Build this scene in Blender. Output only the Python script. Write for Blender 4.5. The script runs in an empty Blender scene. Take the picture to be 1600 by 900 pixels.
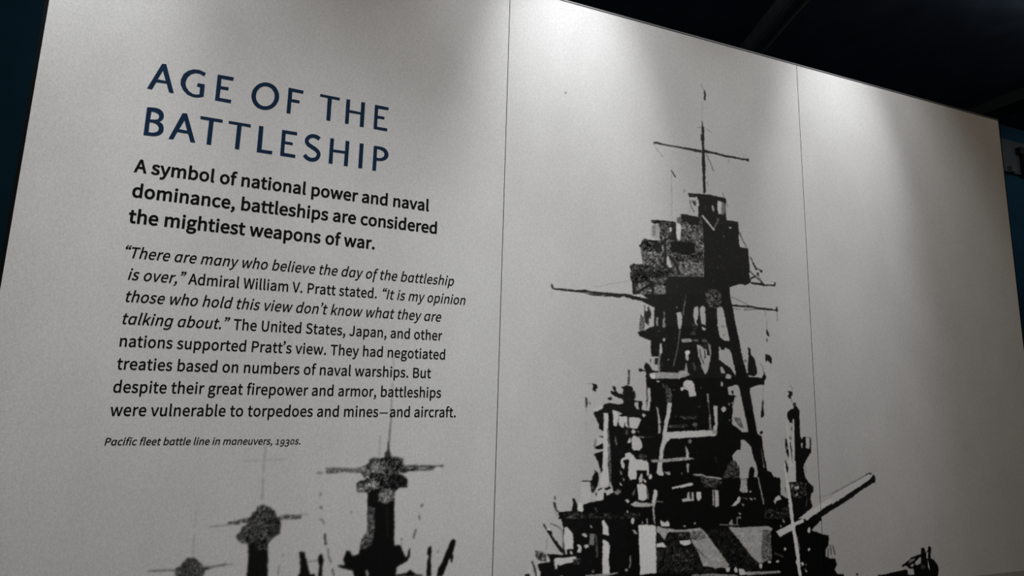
import bpy, json, math
import numpy as np
from mathutils import Matrix, Vector

# ---------------------------------------------------------------- camera, world, lights, exposure
S = bpy.context.scene
C = S.collection
S.view_settings.view_transform = 'Standard'
S.view_settings.look = 'None'
S.view_settings.gamma = 1
S.view_settings.use_curve_mapping = False
S.view_settings.exposure = 0.0

cam = bpy.data.cameras.new('camera')
cam.sensor_width = 36.0
cam.lens = 980.5 / 1600 * 36.0
cam_o = bpy.data.objects.new('camera', cam)
C.objects.link(cam_o)
YAW, PITCH, ROLL = -0.36630, 0.17249, 0.02773
cam_o.matrix_world = (Matrix.Translation((0, -1.753, 1.55)) @ Matrix.Rotation(YAW, 4, 'Z')
                      @ Matrix.Rotation(PITCH + math.pi / 2, 4, 'X') @ Matrix.Rotation(ROLL, 4, 'Z'))
S.camera = cam_o

w = bpy.data.worlds.new('world')
S.world = w
w.use_nodes = True
w.node_tree.nodes['Background'].inputs[0].default_value = (0.55, 0.75, 1.0, 1)
w.node_tree.nodes['Background'].inputs[1].default_value = 0.004


def spot(name, loc, aim, energy, size, blend, col, rad=0.04):
    l = bpy.data.lights.new(name, 'SPOT')
    l.energy = energy; l.spot_size = math.radians(size); l.spot_blend = blend
    l.color = col; l.shadow_soft_size = rad
    o = bpy.data.objects.new(name, l)
    C.objects.link(o)
    o.location = loc
    o.rotation_euler = (Vector(aim) - Vector(loc)).to_track_quat('-Z', 'Y').to_euler()
    return o


def area(name, loc, aim, energy, sx, sy, col):
    l = bpy.data.lights.new(name, 'AREA')
    l.shape = 'RECTANGLE'; l.size = sx; l.size_y = sy; l.energy = energy; l.color = col
    o = bpy.data.objects.new(name, l)
    C.objects.link(o)
    o.location = loc
    o.rotation_euler = (Vector(aim) - Vector(loc)).to_track_quat('-Z', 'Y').to_euler()
    return o


# three picture spotlights hang above the mural, each a tight beam inside a wide soft field
for u, beam, field in ((-0.60, 96, 118), (0.86, 150, 94), (2.048, 114, 84)):
    spot('spotlight_beam', (u, -0.674, 3.96), (u, 0, 2.40), beam, 31.7, 0.99, (0.98, 1.0, 1.03))
    spot('spotlight_field', (u, -0.674, 3.96), (u, 0, 1.586), field, 73, 1.0, (0.98, 1.0, 1.02))
# unseen fill spots added in front to brighten the middle of the mural
for u, e in ((0.08, 318), (0.85, 140), (1.8, 72)):
    spot('front_fill_spot', (u, -4.4, 4.5), (u, 0, 1.42), e, 24, 1.0, (0.97, 1.0, 1.03), 0.08)
area('ambient_fill', (1.4, -5.0, 4.4), (1.2, 0, 1.2), 68, 7, 1.5, (1.0, 0.84, 0.66))  # unseen warm area light added as ambient fill
area('back_wall_fill', (4.2, 0.9, 4.68), (4.2, 2.5, 2.6), 14, 12, 0.15, (0.85, 0.95, 1.0))  # added unseen light that lifts the far blue wall


# ---------------------------------------------------------------- helpers
def mat(name, col, rough=0.6, spec=0.3, metal=0.0, bump=0.0, var=0.0, scale=40.0):
    m = bpy.data.materials.new(name); m.use_nodes = True
    nt = m.node_tree; b = nt.nodes['Principled BSDF']
    b.inputs['Base Color'].default_value = (*col, 1)
    b.inputs['Roughness'].default_value = rough
    b.inputs['Specular IOR Level'].default_value = spec
    b.inputs['Metallic'].default_value = metal
    if var or bump:
        tc = nt.nodes.new('ShaderNodeTexCoord'); n = nt.nodes.new('ShaderNodeTexNoise')
        n.inputs['Scale'].default_value = scale; n.inputs['Detail'].default_value = 4
        nt.links.new(tc.outputs['Object'], n.inputs['Vector'])
        if var:
            r = nt.nodes.new('ShaderNodeMapRange')
            r.inputs[1].default_value = 0.3; r.inputs[2].default_value = 0.7
            r.inputs[3].default_value = 1 - var; r.inputs[4].default_value = 1 + var
            x = nt.nodes.new('ShaderNodeMix'); x.data_type = 'RGBA'; x.blend_type = 'MULTIPLY'
            x.inputs[0].default_value = 1; x.inputs[6].default_value = (*col, 1)
            nt.links.new(n.outputs[0], r.inputs[0]); nt.links.new(r.outputs[0], x.inputs[7])
            nt.links.new(x.outputs[2], b.inputs['Base Color'])
        if bump:
            bp = nt.nodes.new('ShaderNodeBump'); bp.inputs['Strength'].default_value = bump
            nt.links.new(n.outputs[0], bp.inputs['Height']); nt.links.new(bp.outputs[0], b.inputs['Normal'])
    return m


def print_mat():
    """photographic print: the tone of the printed picture (stored per vertex) with film grain"""
    m = bpy.data.materials.new('photo_print'); m.use_nodes = True
    nt = m.node_tree; b = nt.nodes['Principled BSDF']; N = nt.nodes.new; L = nt.links.new
    a = N('ShaderNodeAttribute'); a.attribute_name = 'tone'
    g = N('ShaderNodeNewGeometry')
    mp = N('ShaderNodeMapping'); mp.inputs['Scale'].default_value = (1.0, 1.0, 0.62)
    L(g.outputs['Position'], mp.inputs['Vector'])
    out = None
    for sc, lo, hi, det in ((290.0, 0.91, 1.09, 1.0), (130.0, 0.965, 1.035, 2.0), (7.0, 0.955, 1.045, 3.0), (1.6, 0.97, 1.03, 2.0)):
        n = N('ShaderNodeTexNoise'); n.inputs['Scale'].default_value = sc; n.inputs['Detail'].default_value = det
        L(mp.outputs[0], n.inputs['Vector'])
        r = N('ShaderNodeMapRange'); r.clamp = False
        r.inputs[1].default_value = 0.25; r.inputs[2].default_value = 0.75
        r.inputs[3].default_value = lo; r.inputs[4].default_value = hi
        L(n.outputs[0], r.inputs[0])
        if out is None:
            out = r.outputs[0]
        else:
            k = N('ShaderNodeMath'); k.operation = 'MULTIPLY'
            L(out, k.inputs[0]); L(r.outputs[0], k.inputs[1]); out = k.outputs[0]
    k = N('ShaderNodeMath'); k.operation = 'MULTIPLY'
    L(a.outputs['Fac'], k.inputs[0]); L(out, k.inputs[1])
    cc = N('ShaderNodeCombineColor')
    for i, t in enumerate((1.0, 0.995, 0.985)):
        q = N('ShaderNodeMath'); q.operation = 'MULTIPLY'; q.inputs[1].default_value = t
        L(k.outputs[0], q.inputs[0]); L(q.outputs[0], cc.inputs[i])
    L(cc.outputs[0], b.inputs['Base Color'])
    b.inputs['Roughness'].default_value = 0.6
    b.inputs['Specular IOR Level'].default_value = 0.08
    return m


M_PRINT = print_mat()
M_NAVY = mat('navy_ink', (0.004, 0.019, 0.05), 0.6, 0.05)
M_BLACK = mat('black_ink', (0.003, 0.003, 0.0035), 0.6, 0.05)
M_EDGE = mat('black_board', (0.0035, 0.0035, 0.004), 0.7, 0.04)
M_LIP = mat('grey_metal', (0.22, 0.22, 0.23), 0.45, 0.4, 0.4)
M_BLUE = mat('navy_wall_paint', (0.010, 0.062, 0.115), 0.75, 0.2, var=0.15, scale=3.0)
M_CEIL = mat('black_ceiling_paint', (0.085, 0.105, 0.14), 0.9, 0.1, var=0.2, scale=4.0)
M_DUCT = mat('dark_grey_steel', (0.13, 0.13, 0.12), 0.6, 0.3, var=0.15, scale=9.0)
M_JOIST = mat('black_steel', (0.035, 0.037, 0.04), 0.7, 0.2)
M_LIT_PATCH = mat('grey_lit_patch', (0.10, 0.11, 0.12), 0.6, 0.3, var=0.1, scale=8.0)  # paler grey stands in for light falling on the blue wall
M_LETTER = mat('black_letter', (0.014, 0.012, 0.013), 0.5, 0.3)
M_FLOOR = mat('dark_carpet', (0.02, 0.021, 0.024), 0.95, 0.1, bump=0.3, var=0.3, scale=160.0)
M_DOME = mat('black_plastic', (0.005, 0.005, 0.006), 0.5, 0.3)


def link(o, parent=None):
    C.objects.link(o)
    if parent:
        o.parent = parent
    return o


def mesh_obj(name, verts, faces, m, parent=None, origin=(0, 0, 0)):
    """one mesh; verts are world positions, the object sits at its parent's origin"""
    me = bpy.data.meshes.new(name)
    if parent:
        origin = parent['_org'] if '_org' in parent else origin
    ox, oy, oz = origin
    me.from_pydata([(x - ox, y - oy, z - oz) for x, y, z in verts], [], faces)
    me.update()
    me.materials.append(m)
    o = bpy.data.objects.new(name, me)
    if not parent:
        o.location = origin
    return link(o, parent)


def box(name, a, b, m, parent=None, bevel=0.0, origin=(0, 0, 0)):
    (x0, y0, z0), (x1, y1, z1) = a, b
    v = [(x0, y0, z0), (x1, y0, z0), (x1, y1, z0), (x0, y1, z0), (x0, y0, z1), (x1, y0, z1), (x1, y1, z1), (x0, y1, z1)]
    f = [(0, 3, 2, 1), (4, 5, 6, 7), (0, 1, 5, 4), (1, 2, 6, 5), (2, 3, 7, 6), (3, 0, 4, 7)]
    o = mesh_obj(name, v, f, m, parent, origin)
    if bevel:
        md = o.modifiers.new('bevel', 'BEVEL'); md.width = bevel; md.segments = 2
    return o


def thing(name, loc, label, cat, group=None):
    o = bpy.data.objects.new(name, None)
    o.location = loc; o.empty_display_size = 0.1
    o['label'] = label; o['category'] = cat; o['_org'] = [float(x) for x in loc]
    if group:
        o['group'] = group
    return link(o)


def structure(o):
    o['kind'] = 'structure'
    return o


# ---------------------------------------------------------------- the room
TOP, BOT = 2.881, 0.30
X = [-0.5862, 0.6372, 1.8572, 3.0741]      # the mural's edges and its two seams
GAP = 0.0011
structure(box('floor', (-6, -6, -0.1), (13, 2.6, 0), M_FLOOR))
structure(box('wall_back', (-6, 2.5, 0), (13, 2.7, 4.745), M_BLUE))
structure(box('ceiling', (-6, -6, 4.745), (13, 2.7, 4.9), M_CEIL))
structure(box('wall_left', (-6.2, -6, 0), (-6, 2.7, 4.745), M_BLUE))
structure(box('wall_right', (13, -6, 0), (13.2, 2.7, 4.745), M_BLUE))
structure(box('wall_front', (-6, -6.2, 0), (13, -6, 4.745), M_BLUE))
structure(box('wall_center', (X[0] - 0.0135, 0.0135, 0), (X[3] + 0.032, 0.16, TOP + 0.0135), M_EDGE))
structure(box('trim_1', (X[0] - 0.0135, 0.0135, TOP + 0.0135), (X[3] + 0.030, 0.0235, TOP + 0.0185), M_LIP))
structure(box('baseboard_center', (X[0] - 0.0135, 0.0, 0), (X[3] + 0.032, 0.0130, 0.12), M_EDGE))

# ---------------------------------------------------------------- the printed picture
# Outlines of what is printed on the mural, measured on the mural's own surface
# (half millimetres from 0.6 m left of the room's origin, and above the floor). Blacks of the upper ship are toned lighter for glare.
OPS = """p MS.tower 14 0 3500,2986 4191,2995 4275,2805 4241,2658 4333,2326 3483,2362
p MS.deckhouse 12 0 2909,2440 4612,2377 4709,2122 4754,1954 2914,2083
p MS.tower 31 0 3673,3964 4023,3999 4016,3795 3669,3767
p MS.tower 30 0 3625,3828 3964,3858 3961,3768 3623,3741
p MS.tower 30 0 3450,3800 3753,3853 3751,3751 3548,3748
p MS.hull 10 0 2771,2104 5093,1943 5154,1469 2720,1725
p A.hull 9 0 1720,2177 1930,2162 2026,1798 1711,1832
p A.derrick 10 0 1438,2196 1518,2191 1585,1845 1465,1858
p B.tower 14 0 1198,2213 1292,2206 1342,1871 1211,1884
p C.tower 50 0 893,2234 998,2227 1070,1899 906,1917
p MS.boat 12 0 5424,1916 6037,1873 5940,1386 5304,1453
p MS.tower 76 34 3627,4285 3742,4300 3785,4337 3980,4362 3965,3903 3651,3874 3387,3880 3378,3965 3471,4001 3453,4121 3473,4168 3615,4176
p MS.hull 10 0 4646,2376 4795,2370 4898,2341 4920,2314 4834,2263 4639,2271
p MS.tower 33 0 3970,4408 4176,4412 4175,4390 4281,4392 4278,4235 3953,4197
p MS.tower 36 0 3937,4389 3959,4416 4175,4392 4281,4389 4277,4234 3953,4197
p MS.tower 33 0 3976,4246 4199,4272 4182,3854 3650,3809 3652,3931 3967,3957
p MS.tower 33 0 3979,4339 4280,4377 4281,4320 4280,4235 4287,4207 4310,4203 4356,4206 4362,4192 4360,4159 4364,4121 4368,4075 4362,4027 4365,3995 4373,3963 3966,3925
p MS.tower 31 0 3969,4016 4369,4056 4358,4008 4366,3986 4376,3958 4350,3944 4320,3929 4298,3937 4264,3934 4224,3919 4173,3901 4123,3749 3960,3737
p MS.leg 29 0 4107,3902 4173,3901 4187,3841 4201,3774 4215,3698 4231,3622 4145,3617 4137,3679 4123,3740 4108,3775
p MS.leg 30 0 3972,3765 4071,3745 4070,3612 3971,3605
p MS.tower 30 0 3558,3771 3836,3824 3985,3837 3975,3518 3520,3492 3442,3516 3431,3541 3448,3548 3487,3582 3512,3643 3558,3706
p MS.tower 25 0 3646,3593 4173,3627 4157,3222 3493,3201 3489,3282 3474,3315 3487,3340 3534,3384 3525,3458 3530,3503 3442,3520 3431,3543 3487,3548
p MS.tower 25 0 3969,3658 4068,3665 4083,3542 4115,3526 4169,3523 4188,3451 4209,3289 4202,3267 3946,3258
p MS.leg 25 0 4139,3670 4220,3676 4275,3411 4310,3302 4335,3272 4208,3267 4190,3363 4166,3458
p MS.deckhouse 24 0 3106,3018 3174,3064 3178,3072 3219,3081 3247,3073 3284,3078 3321,3083 3396,3101 3463,3098 3458,3070 3453,3050 3520,3039 3519,2958 3143,2954
p MS.tower 25 0 3477,3331 3523,3333 3537,3280 3527,3243 3517,3195 3492,3196 3493,3278
p MS.tower 17 0 3522,3245 4324,3280 4288,2973 3490,2964 3493,3244
p MS.leg 19 0 4209,3363 4292,3367 4365,2974 4282,2973 4233,3220
p MS.platform 19 0 4105,3259 4181,3268 4369,3286 4437,3282 4449,3298 4462,3325 4476,3295 4475,3275 4458,3263 4457,3236 4400,3232 4329,3210 4328,3184 4319,3175 4233,3220 4135,3208 4103,3212
p MS.post 20 0 4707,3073 4721,3096 4738,3096 4766,3061 4757,2978 4713,2978 4715,3007 4694,3006 4690,2978 4672,2977 4646,3023 4653,3050 4684,3069
p MS.post 15 0 4684,3069 4763,3070 4761,2998 4760,2883 4776,2861 4783,2879 4810,2881 4807,2804 4837,2797 4848,2879 4857,2874 4854,2777 4814,2733 4782,2698 4775,2670 4659,2672 4661,2717 4627,2769 4619,2821 4625,2869 4636,2865 4639,2821 4675,2848 4692,2975 4652,3024 4650,3041
p MS.leg 13 0 4275,3061 4347,3062 4378,2903 4400,2890 4416,2882 4423,2796 4447,2674 4356,2676 4319,2813 4304,2847 4284,3005
p MS.tower 14 0 4097,3058 4177,3059 4163,2974 4226,2928 4307,2907 4315,2856 4319,2813 4293,2839 4256,2862 4237,2860 4234,2794 4199,2793 4160,2757 4164,2726 4285,2677 4083,2679
p MS.deckhouse 15 0 3106,3016 3178,3033 3179,2908 3147,2923 3143,2966
p MS.deckhouse 16 0 3210,3021 3686,3050 3679,2685 3211,2691
p MS.deckhouse 12 0 2879,2441 2964,2442 2976,2503 2969,2515 2984,2514 3002,2451 3036,2435 3044,2479 3092,2489 3180,2501 3180,2542 3439,2543 3437,2381 2876,2403
p MS.deckhouse 14 0 3211,2731 3440,2729 3438,2535 3247,2548 3233,2597
p MS.tower 12 0 3256,2730 4032,2723 4020,2357 3256,2388
p MS.deckhouse 12 0 4352,2720 4441,2719 4449,2660 4487,2642 4507,2612 4563,2603 4562,2488 4674,2460 4666,2331 3819,2365 3825,2604 4185,2597
p MS.post 14 0 4708,2717 4789,2716 4774,2664 4788,2603 4820,2563 4857,2540 4854,2502 4833,2494 4824,2455 4838,2399 4759,2363 4666,2331 4641,2571 4704,2578
p MS.deckhouse 12 0 4556,2480 4634,2461 4666,2331 4442,2340 4449,2466
p MS.deckhouse 14 0 2809,2210 2863,2206 2921,2199 2945,2226 2979,2225 2996,2213 2996,2241 2979,2257 2978,2300 2952,2337 2944,2356 2906,2364 2893,2405 3346,2386 3344,2052 2771,2092 2750,2157 2802,2164 2831,2166
p MS.hull 8 0 4755,2304 4897,2324 4829,2284 4827,2246 4878,2231 4918,2216 4977,2209 4966,2142 4940,2109 4937,2071 4971,2057 5024,2049 5033,2011 5013,1982 5034,1947 5086,1929 4423,1976 4443,2342 4723,2331
p . 60 0 2893,5099 2892,5095 2890,5092 2887,5091 2884,5091 2882,5093 2881,5096 2882,5100 2884,5103 2887,5104 2890,5104 2892,5102
l2.5 . 105 0 1975,5109 1973,5078
l2.9 . 85 0 1341,5337 1343,5313
p MS.flag 35 0 4007,5357 4018,5354 4026,5326 4022,5300 4016,5278 4007,5276 4004,5296 4009,5322
l2.4 . 110 0 3988,5398 3992,5374 4007,5357
l1.6 . 122 0 3990,5263 3987,5197 3985,5117
p MS.mast 40 0 3981,5112 3987,5113 3993,5070 3999,5066 4000,5032 4000,4983 4001,4963 3966,4957 3971,4987 3977,5027 3977,5057 3970,5060 3981,5065
l2.4 . 120 0 3939,5050 3970,5060
l2.6 . 118 0 4015,5062 4062,5038
p MS.mast 36 0 3970,5006 3999,5012 4000,4973 3997,4957 3997,4923 3999,4899 4002,4871 4002,4807 4001,4740 3999,4682 4000,4625 4002,4577 3978,4574 3978,4640 3976,4697 3973,4735 3974,4812 3975,4861 3978,4910 3975,4949 3969,4967
p MS.yard 40 0 3566,4878 3605,4881 3679,4877 3775,4880 3863,4883 3956,4885 3973,4887 3973,4868 3950,4865 3862,4867 3775,4869 3679,4866 3605,4867 3565,4867
p MS.yard 36 0 3996,4894 4029,4892 4109,4890 4194,4886 4276,4887 4376,4887 4388,4897 4400,4889 4398,4871 4387,4872 4363,4875 4275,4873 4194,4870 4108,4875 4029,4874 3995,4872
l2.2 . 112 0 3568,4862 3594,4828 3640,4780
l2.6 . 62 0 4016,4863 4033,4827 4049,4801 4067,4758
p . 95 0 4076,4750 4076,4746 4073,4743 4071,4742 4068,4742 4066,4744 4065,4748 4066,4751 4068,4754 4071,4755 4074,4755 4076,4753
l2.1 . 122 0 4217,4863 4206,4824
l1.9 . 138 0 4342,4919 4388,4897
l4.5 . 50 0 3713,4691 3726,4672 3744,4649
l1.5 . 130 0 3708,4716 3710,4693
l2.0 . 136 0 3710,4665 3711,4600 3707,4534
l2.6 . 120 0 4019,4656 4022,4621
p . 122 0 3937,4821 3936,4817 3934,4814 3932,4812 3930,4813 3928,4815 3928,4819 3929,4823 3930,4826 3933,4828 3935,4827 3936,4825
p . 130 0 3822,4565 3821,4560 3819,4556 3817,4555 3814,4556 3812,4559 3811,4563 3812,4568 3814,4572 3817,4574 3820,4573 3822,4570
p MS.mast 38 0 3979,4622 3998,4624 3998,4565 3977,4564
l1.7 . 128 0 3713,4581 3712,4488 3707,4386 3714,4328
l3.0 . 120 0 3822,4570 3811,4545
p MS.top 33 0 3850,4546 3930,4553 4013,4560 4091,4559 4159,4557 4176,4550 4176,4526 4169,4492 4170,4439 4175,4383 3925,4351 3935,4422 3856,4411 3854,4443 3864,4491 3862,4519 3851,4532
p . 165 0 3861,4515 3924,4532 3935,4502 3942,4474 3930,4454 3933,4421 3859,4408 3852,4448 3864,4491
p . 65 0 3874,4493 3907,4500 3917,4480 3911,4458 3895,4463 3882,4485
l4.0 . 95 0 3864,4494 3873,4446 3894,4416
p . 45 0 3854,4544 3903,4549 3908,4521 3870,4523
p . 178 0 4101,4527 4132,4527 4134,4482 4127,4429 4106,4428 4098,4458
p . 125 0 4134,4527 4163,4517 4164,4457 4154,4428 4127,4429
l2.6 . 55 0 4149,4517 4149,4432
p . 150 0 4049,4484 4065,4484 4070,4459 4064,4439 4054,4447 4050,4466
l2.6 . 60 0 3994,4477 3990,4434
l3.1 . 90 0 4152,4590 4159,4562
l3.7 . 112 0 4180,4517 4191,4495
p MS.tower 80 42 3785,4333 3968,4356 3966,4198 3781,4186
p MS.tower 33 0 3781,4385 3829,4388 3926,4383 3938,4352 3940,4325 3897,4324 3870,4316 3848,4322 3833,4339 3795,4325 3783,4351
p . 90 0 3748,4355 3780,4364 3785,4328 3763,4316 3748,4328
p . 185 0 3745,4309 3769,4317 3784,4307 3783,4268 3779,4204 3761,4195 3748,4209 3741,4254
l7.6 . 165 0 3967,4398 4012,4353 4060,4307
l6.2 . 85 0 4102,4392 4087,4357 4064,4322
p . 68 30 3940,4394 3958,4388 3967,4319 3948,4316
p . 150 0 4220,4341 4218,4338 4213,4335 4207,4333 4201,4333 4196,4335 4195,4338 4196,4342 4201,4345 4207,4346 4214,4346 4218,4344
p . 110 0 4153,4272 4152,4268 4150,4266 4148,4264 4146,4265 4144,4267 4144,4271 4144,4274 4146,4276 4148,4278 4151,4277 4152,4275
l2.5 . 170 0 3859,4312 3845,4290
l2.5 . 150 0 3934,4282 3941,4269
p MS.tower 46 35 3540,4312 3586,4316 3659,4321 3742,4322 3742,4309 3740,4199 3656,4181 3610,4184 3605,4219 3606,4282 3555,4289 3543,4297
p . 142 12 3550,4284 3599,4294 3610,4274 3614,4247 3605,4210 3611,4186 3544,4183 3540,4238
p . 108 15 3552,4267 3570,4278 3575,4216 3557,4196
p . 72 35 3617,4284 3679,4292 3683,4256 3672,4196 3625,4186 3616,4230
p . 165 0 3686,4279 3705,4277 3710,4259 3699,4244 3689,4252
p . 150 0 3626,4217 3646,4193 3636,4183
p . 38 0 3632,4259 3657,4253 3657,4235 3631,4234
p . 36 0 3710,4305 3739,4313 3737,4204 3708,4196
l3.1 . 70 0 4283,4321 4313,4267
p MS.tower 46 45 3445,4121 3470,4150 3473,4170 3491,4174 3518,4169 3564,4170 3630,4171 3634,4098 3477,4080 3472,4102 3453,4108
p . 32 0 3564,4156 3620,4158 3619,4100 3593,4093 3573,4109 3553,4111
p MS.tower 82 42 3477,4082 3655,4102 3653,3998 3476,3993
p MS.tower 76 45 3630,4178 3703,4177 3701,4083 3654,4078
l10.1 . 38 0 3646,4179 3650,4095 3648,4015
p . 150 0 3622,4145 3635,4142 3642,4107 3632,4108
p MS.tower 80 40 3893,4185 3971,4185 3971,4098 3891,4103
p . 34 0 3959,4120 3955,4111 3946,4104 3934,4101 3922,4102 3913,4107 3910,4114 3913,4123 3922,4130 3935,4133 3947,4132 3956,4127
p MS.tower 61 38 3701,4092 3972,4112 3970,4057 3736,4024 3706,4065
p MS.tower 27 0 3698,4179 3750,4189 3866,4192 3899,4188 3894,4122 3843,4098 3790,4097 3759,4107 3701,4101 3697,4140
p MS.tower 97 42 3778,4042 3970,4064 3965,3960 3766,3960 3756,4004
p . 34 0 3588,4053 3613,4042 3653,4011 3673,3991 3694,3988 3724,3960 3683,3956 3648,3975 3617,4012
p . 165 0 3665,4074 3680,4071 3695,4024 3704,3998 3679,4000 3661,4021
l10.1 . 36 0 3685,4076 3726,4032 3761,3964
p . 72 30 3708,4034 3756,3972 3725,3978 3699,3993
p MS.tower 40 42 3370,3973 3397,3995 3471,3992 3516,3988 3643,3992 3673,3977 3672,3933 3651,3896 3650,3809 3396,3787 3389,3872 3377,3892 3372,3926 3387,3940 3375,3956
l6.9 . 32 0 3417,3935 3501,3943 3591,3943 3673,3942
l6.9 . 30 0 3397,3877 3470,3879
p . 87 42 3414,3859 3470,3871 3500,3856 3539,3842 3539,3799 3415,3789
l7.8 . 30 0 3420,3798 3470,3828 3540,3873
p . 103 38 3562,3868 3646,3869 3647,3808 3559,3801
l7.9 . 32 0 3550,3869 3550,3800
p . 65 40 3550,3922 3652,3922 3651,3883 3550,3878
p . 34 0 3389,3863 3410,3865 3413,3788 3394,3787
l3.7 . 70 0 4283,4316 4312,4262 4345,4214
l4.2 . 62 0 4379,4142 4403,4097
l7.3 . 42 0 4400,4102 4427,4057
l4.7 . 62 0 4436,4063 4465,4056
p . 40 0 4484,4049 4482,4043 4477,4038 4471,4036 4465,4036 4460,4040 4459,4046 4461,4052 4466,4057 4472,4059 4479,4058 4483,4054
p . 45 0 4450,4024 4449,4017 4445,4012 4439,4010 4434,4011 4431,4016 4429,4022 4431,4029 4435,4034 4441,4036 4446,4035 4449,4031
l2.6 . 62 0 4443,4016 4461,3985
l4.2 . 46 0 4367,4037 4416,4004 4466,3972
l6.8 . 40 0 4377,3984 4416,4007
l2.6 . 85 0 4148,4276 4145,4259
p . 80 0 4111,4122 4110,4119 4108,4116 4106,4115 4104,4116 4102,4118 4102,4121 4103,4125 4104,4127 4107,4128 4109,4128 4110,4126
p . 75 0 4087,4037 4087,4034 4085,4032 4083,4031 4081,4032 4079,4033 4079,4036 4079,4039 4081,4041 4083,4042 4085,4042 4087,4040
p MS.yard 36 0 4376,3959 4460,3961 4472,3972 4501,3953 4587,3961 4586,3950 4494,3942 4459,3944 4375,3945
p MS.yard 38 0 4588,3980 4599,3977 4596,3948 4587,3944
l3.6 . 45 0 4368,4037 4416,4004 4478,3966
p MS.yard 32 0 4199,3785 4269,3783 4359,3788 4439,3781 4521,3780 4591,3778 4595,3800 4607,3798 4611,3766 4599,3762 4585,3768 4508,3765 4439,3767 4359,3774 4201,3769
l2.5 . 92 0 4193,3836 4270,3815 4359,3786
l3.0 . 85 0 4209,3754 4267,3754
p . 70 0 4317,3757 4315,3753 4313,3750 4309,3749 4306,3749 4304,3752 4303,3756 4304,3761 4307,3764 4310,3765 4313,3764 4316,3761
l5.1 . 113 0 4312,3755 4427,3766
l3.6 . 130 0 4490,3759 4497,3723
l3.2 . 118 0 4599,3758 4601,3693
p . 59 38 3974,3863 4029,3877 4089,3873 4106,3847 4107,3762 4068,3745 4014,3746 3983,3783 3971,3822
p MS.yard 34 0 2803,3803 2809,3804 2823,3781 2845,3779 2907,3780 2961,3779 3006,3781 3042,3789 3065,3782 3144,3782 3228,3783 3304,3783 3372,3785 3420,3774 3499,3766 3498,3734 3479,3743 3440,3754 3401,3753 3367,3759 3319,3768 3295,3757 3233,3759 3191,3755 3144,3757 3098,3753 3052,3764 3015,3767 2952,3766 2925,3767 2845,3767 2814,3774 2804,3785
p . 65 40 3024,3767 3070,3775 3144,3770 3191,3769 3181,3755 3098,3754
l2.4 . 140 0 3111,3813 3162,3822 3233,3843 3372,3875
l2.1 . 142 0 2810,3766 2811,3717
p MS.yard 30 0 3352,3783 3401,3778 3479,3768 3558,3770 3659,3775 3658,3714 3558,3710 3513,3728 3474,3742 3440,3752 3381,3756 3352,3764
p - 165 0 3481,3732 3558,3713 3555,3587 3521,3578 3482,3552 3475,3640
p . 40 0 3482,3683 3503,3681 3515,3711 3535,3670 3528,3631 3517,3643 3514,3588 3487,3607 3483,3649
p . 48 0 3511,3724 3528,3678 3520,3669 3504,3702
p . 97 40 3446,3638 3482,3641 3482,3551 3440,3550
p . 48 0 3450,3662 3464,3648 3468,3636 3456,3635
p . 48 0 3483,3732 3488,3718 3485,3641 3479,3641
p . 138 20 3572,3647 3587,3651 3586,3593 3576,3588 3569,3613
p . 138 20 3630,3690 3640,3687 3637,3661 3641,3618 3645,3597 3633,3579 3620,3591 3622,3630 3632,3652
p MS.platform 27 0 3431,3541 3487,3553 3556,3572 3576,3571 3586,3580 3646,3575 3665,3508 3520,3500 3442,3516
p . 154 0 3596,3557 3595,3554 3594,3552 3593,3551 3591,3552 3590,3554 3590,3557 3590,3560 3591,3562 3593,3563 3594,3562 3595,3560
p - 165 0 3734,3689 3750,3696 3770,3694 3779,3662 3777,3627 3765,3588 3747,3580 3741,3625
l4.8 . 92 0 3806,3773 3792,3724 3786,3680
l3.8 . 88 0 3755,3583 3762,3566 3746,3522
l2.4 . 75 0 3810,3818 3806,3773
p . 121 0 3743,3727 3742,3723 3740,3720 3737,3719 3735,3719 3733,3722 3732,3726 3733,3730 3735,3733 3738,3734 3740,3733 3742,3731
p - 165 0 3869,3677 3875,3730 3886,3742 3910,3746 3913,3711 3908,3671 3894,3644 3906,3614 3891,3613 3878,3643
p - 165 0 3923,3734 3934,3750 3956,3754 3969,3746 3970,3693 3972,3636 3973,3619 3936,3629 3929,3655 3925,3699
p - 165 0 3933,3607 3951,3604 3972,3601 3966,3585 3945,3588
p . 52 30 3857,3633 3883,3626 3909,3610 3871,3577
p . 65 30 3840,3562 3887,3578 3881,3552 3850,3545
p - 165 0 4068,3750 4112,3760 4128,3727 4136,3670 4150,3608 4170,3538 4104,3534 4078,3568 4070,3643
p . 128 0 4102,3632 4124,3624 4112,3588 4096,3600
p - 165 0 3536,3388 3593,3391 3591,3295 3550,3295 3535,3301 3518,3333 3489,3348 3509,3374
p . 58 0 3519,3366 3532,3371 3529,3338
p . 40 0 3558,3376 3584,3382 3578,3336 3557,3335
p MS.tower 26 0 3487,3344 3504,3337 3532,3297 3581,3294 3581,3282 3523,3284 3493,3278 3477,3315
l6.4 . 112 0 3604,3475 3603,3421 3593,3387 3589,3286
p . 171 0 3599,3477 3614,3476 3615,3413 3603,3406 3593,3420
p . 155 0 3641,3504 3639,3498 3636,3493 3631,3491 3626,3493 3622,3497 3621,3503 3622,3509 3626,3513 3631,3515 3636,3514 3640,3510
p . 25 0 3464,3296 3462,3290 3456,3286 3449,3284 3442,3285 3437,3289 3435,3295 3437,3300 3442,3305 3449,3307 3456,3305 3462,3301
l4.4 . 32 0 3450,3294 3494,3295
p MS.platform 151 14 3523,3282 3621,3290 3741,3290 3751,3305 3792,3307 3798,3358 3809,3350 3813,3304 3830,3279 3791,3265 3750,3253 3532,3243 3520,3255 3518,3275
p . 192 0 3523,3280 3557,3283 3556,3248 3532,3245 3520,3259
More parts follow.
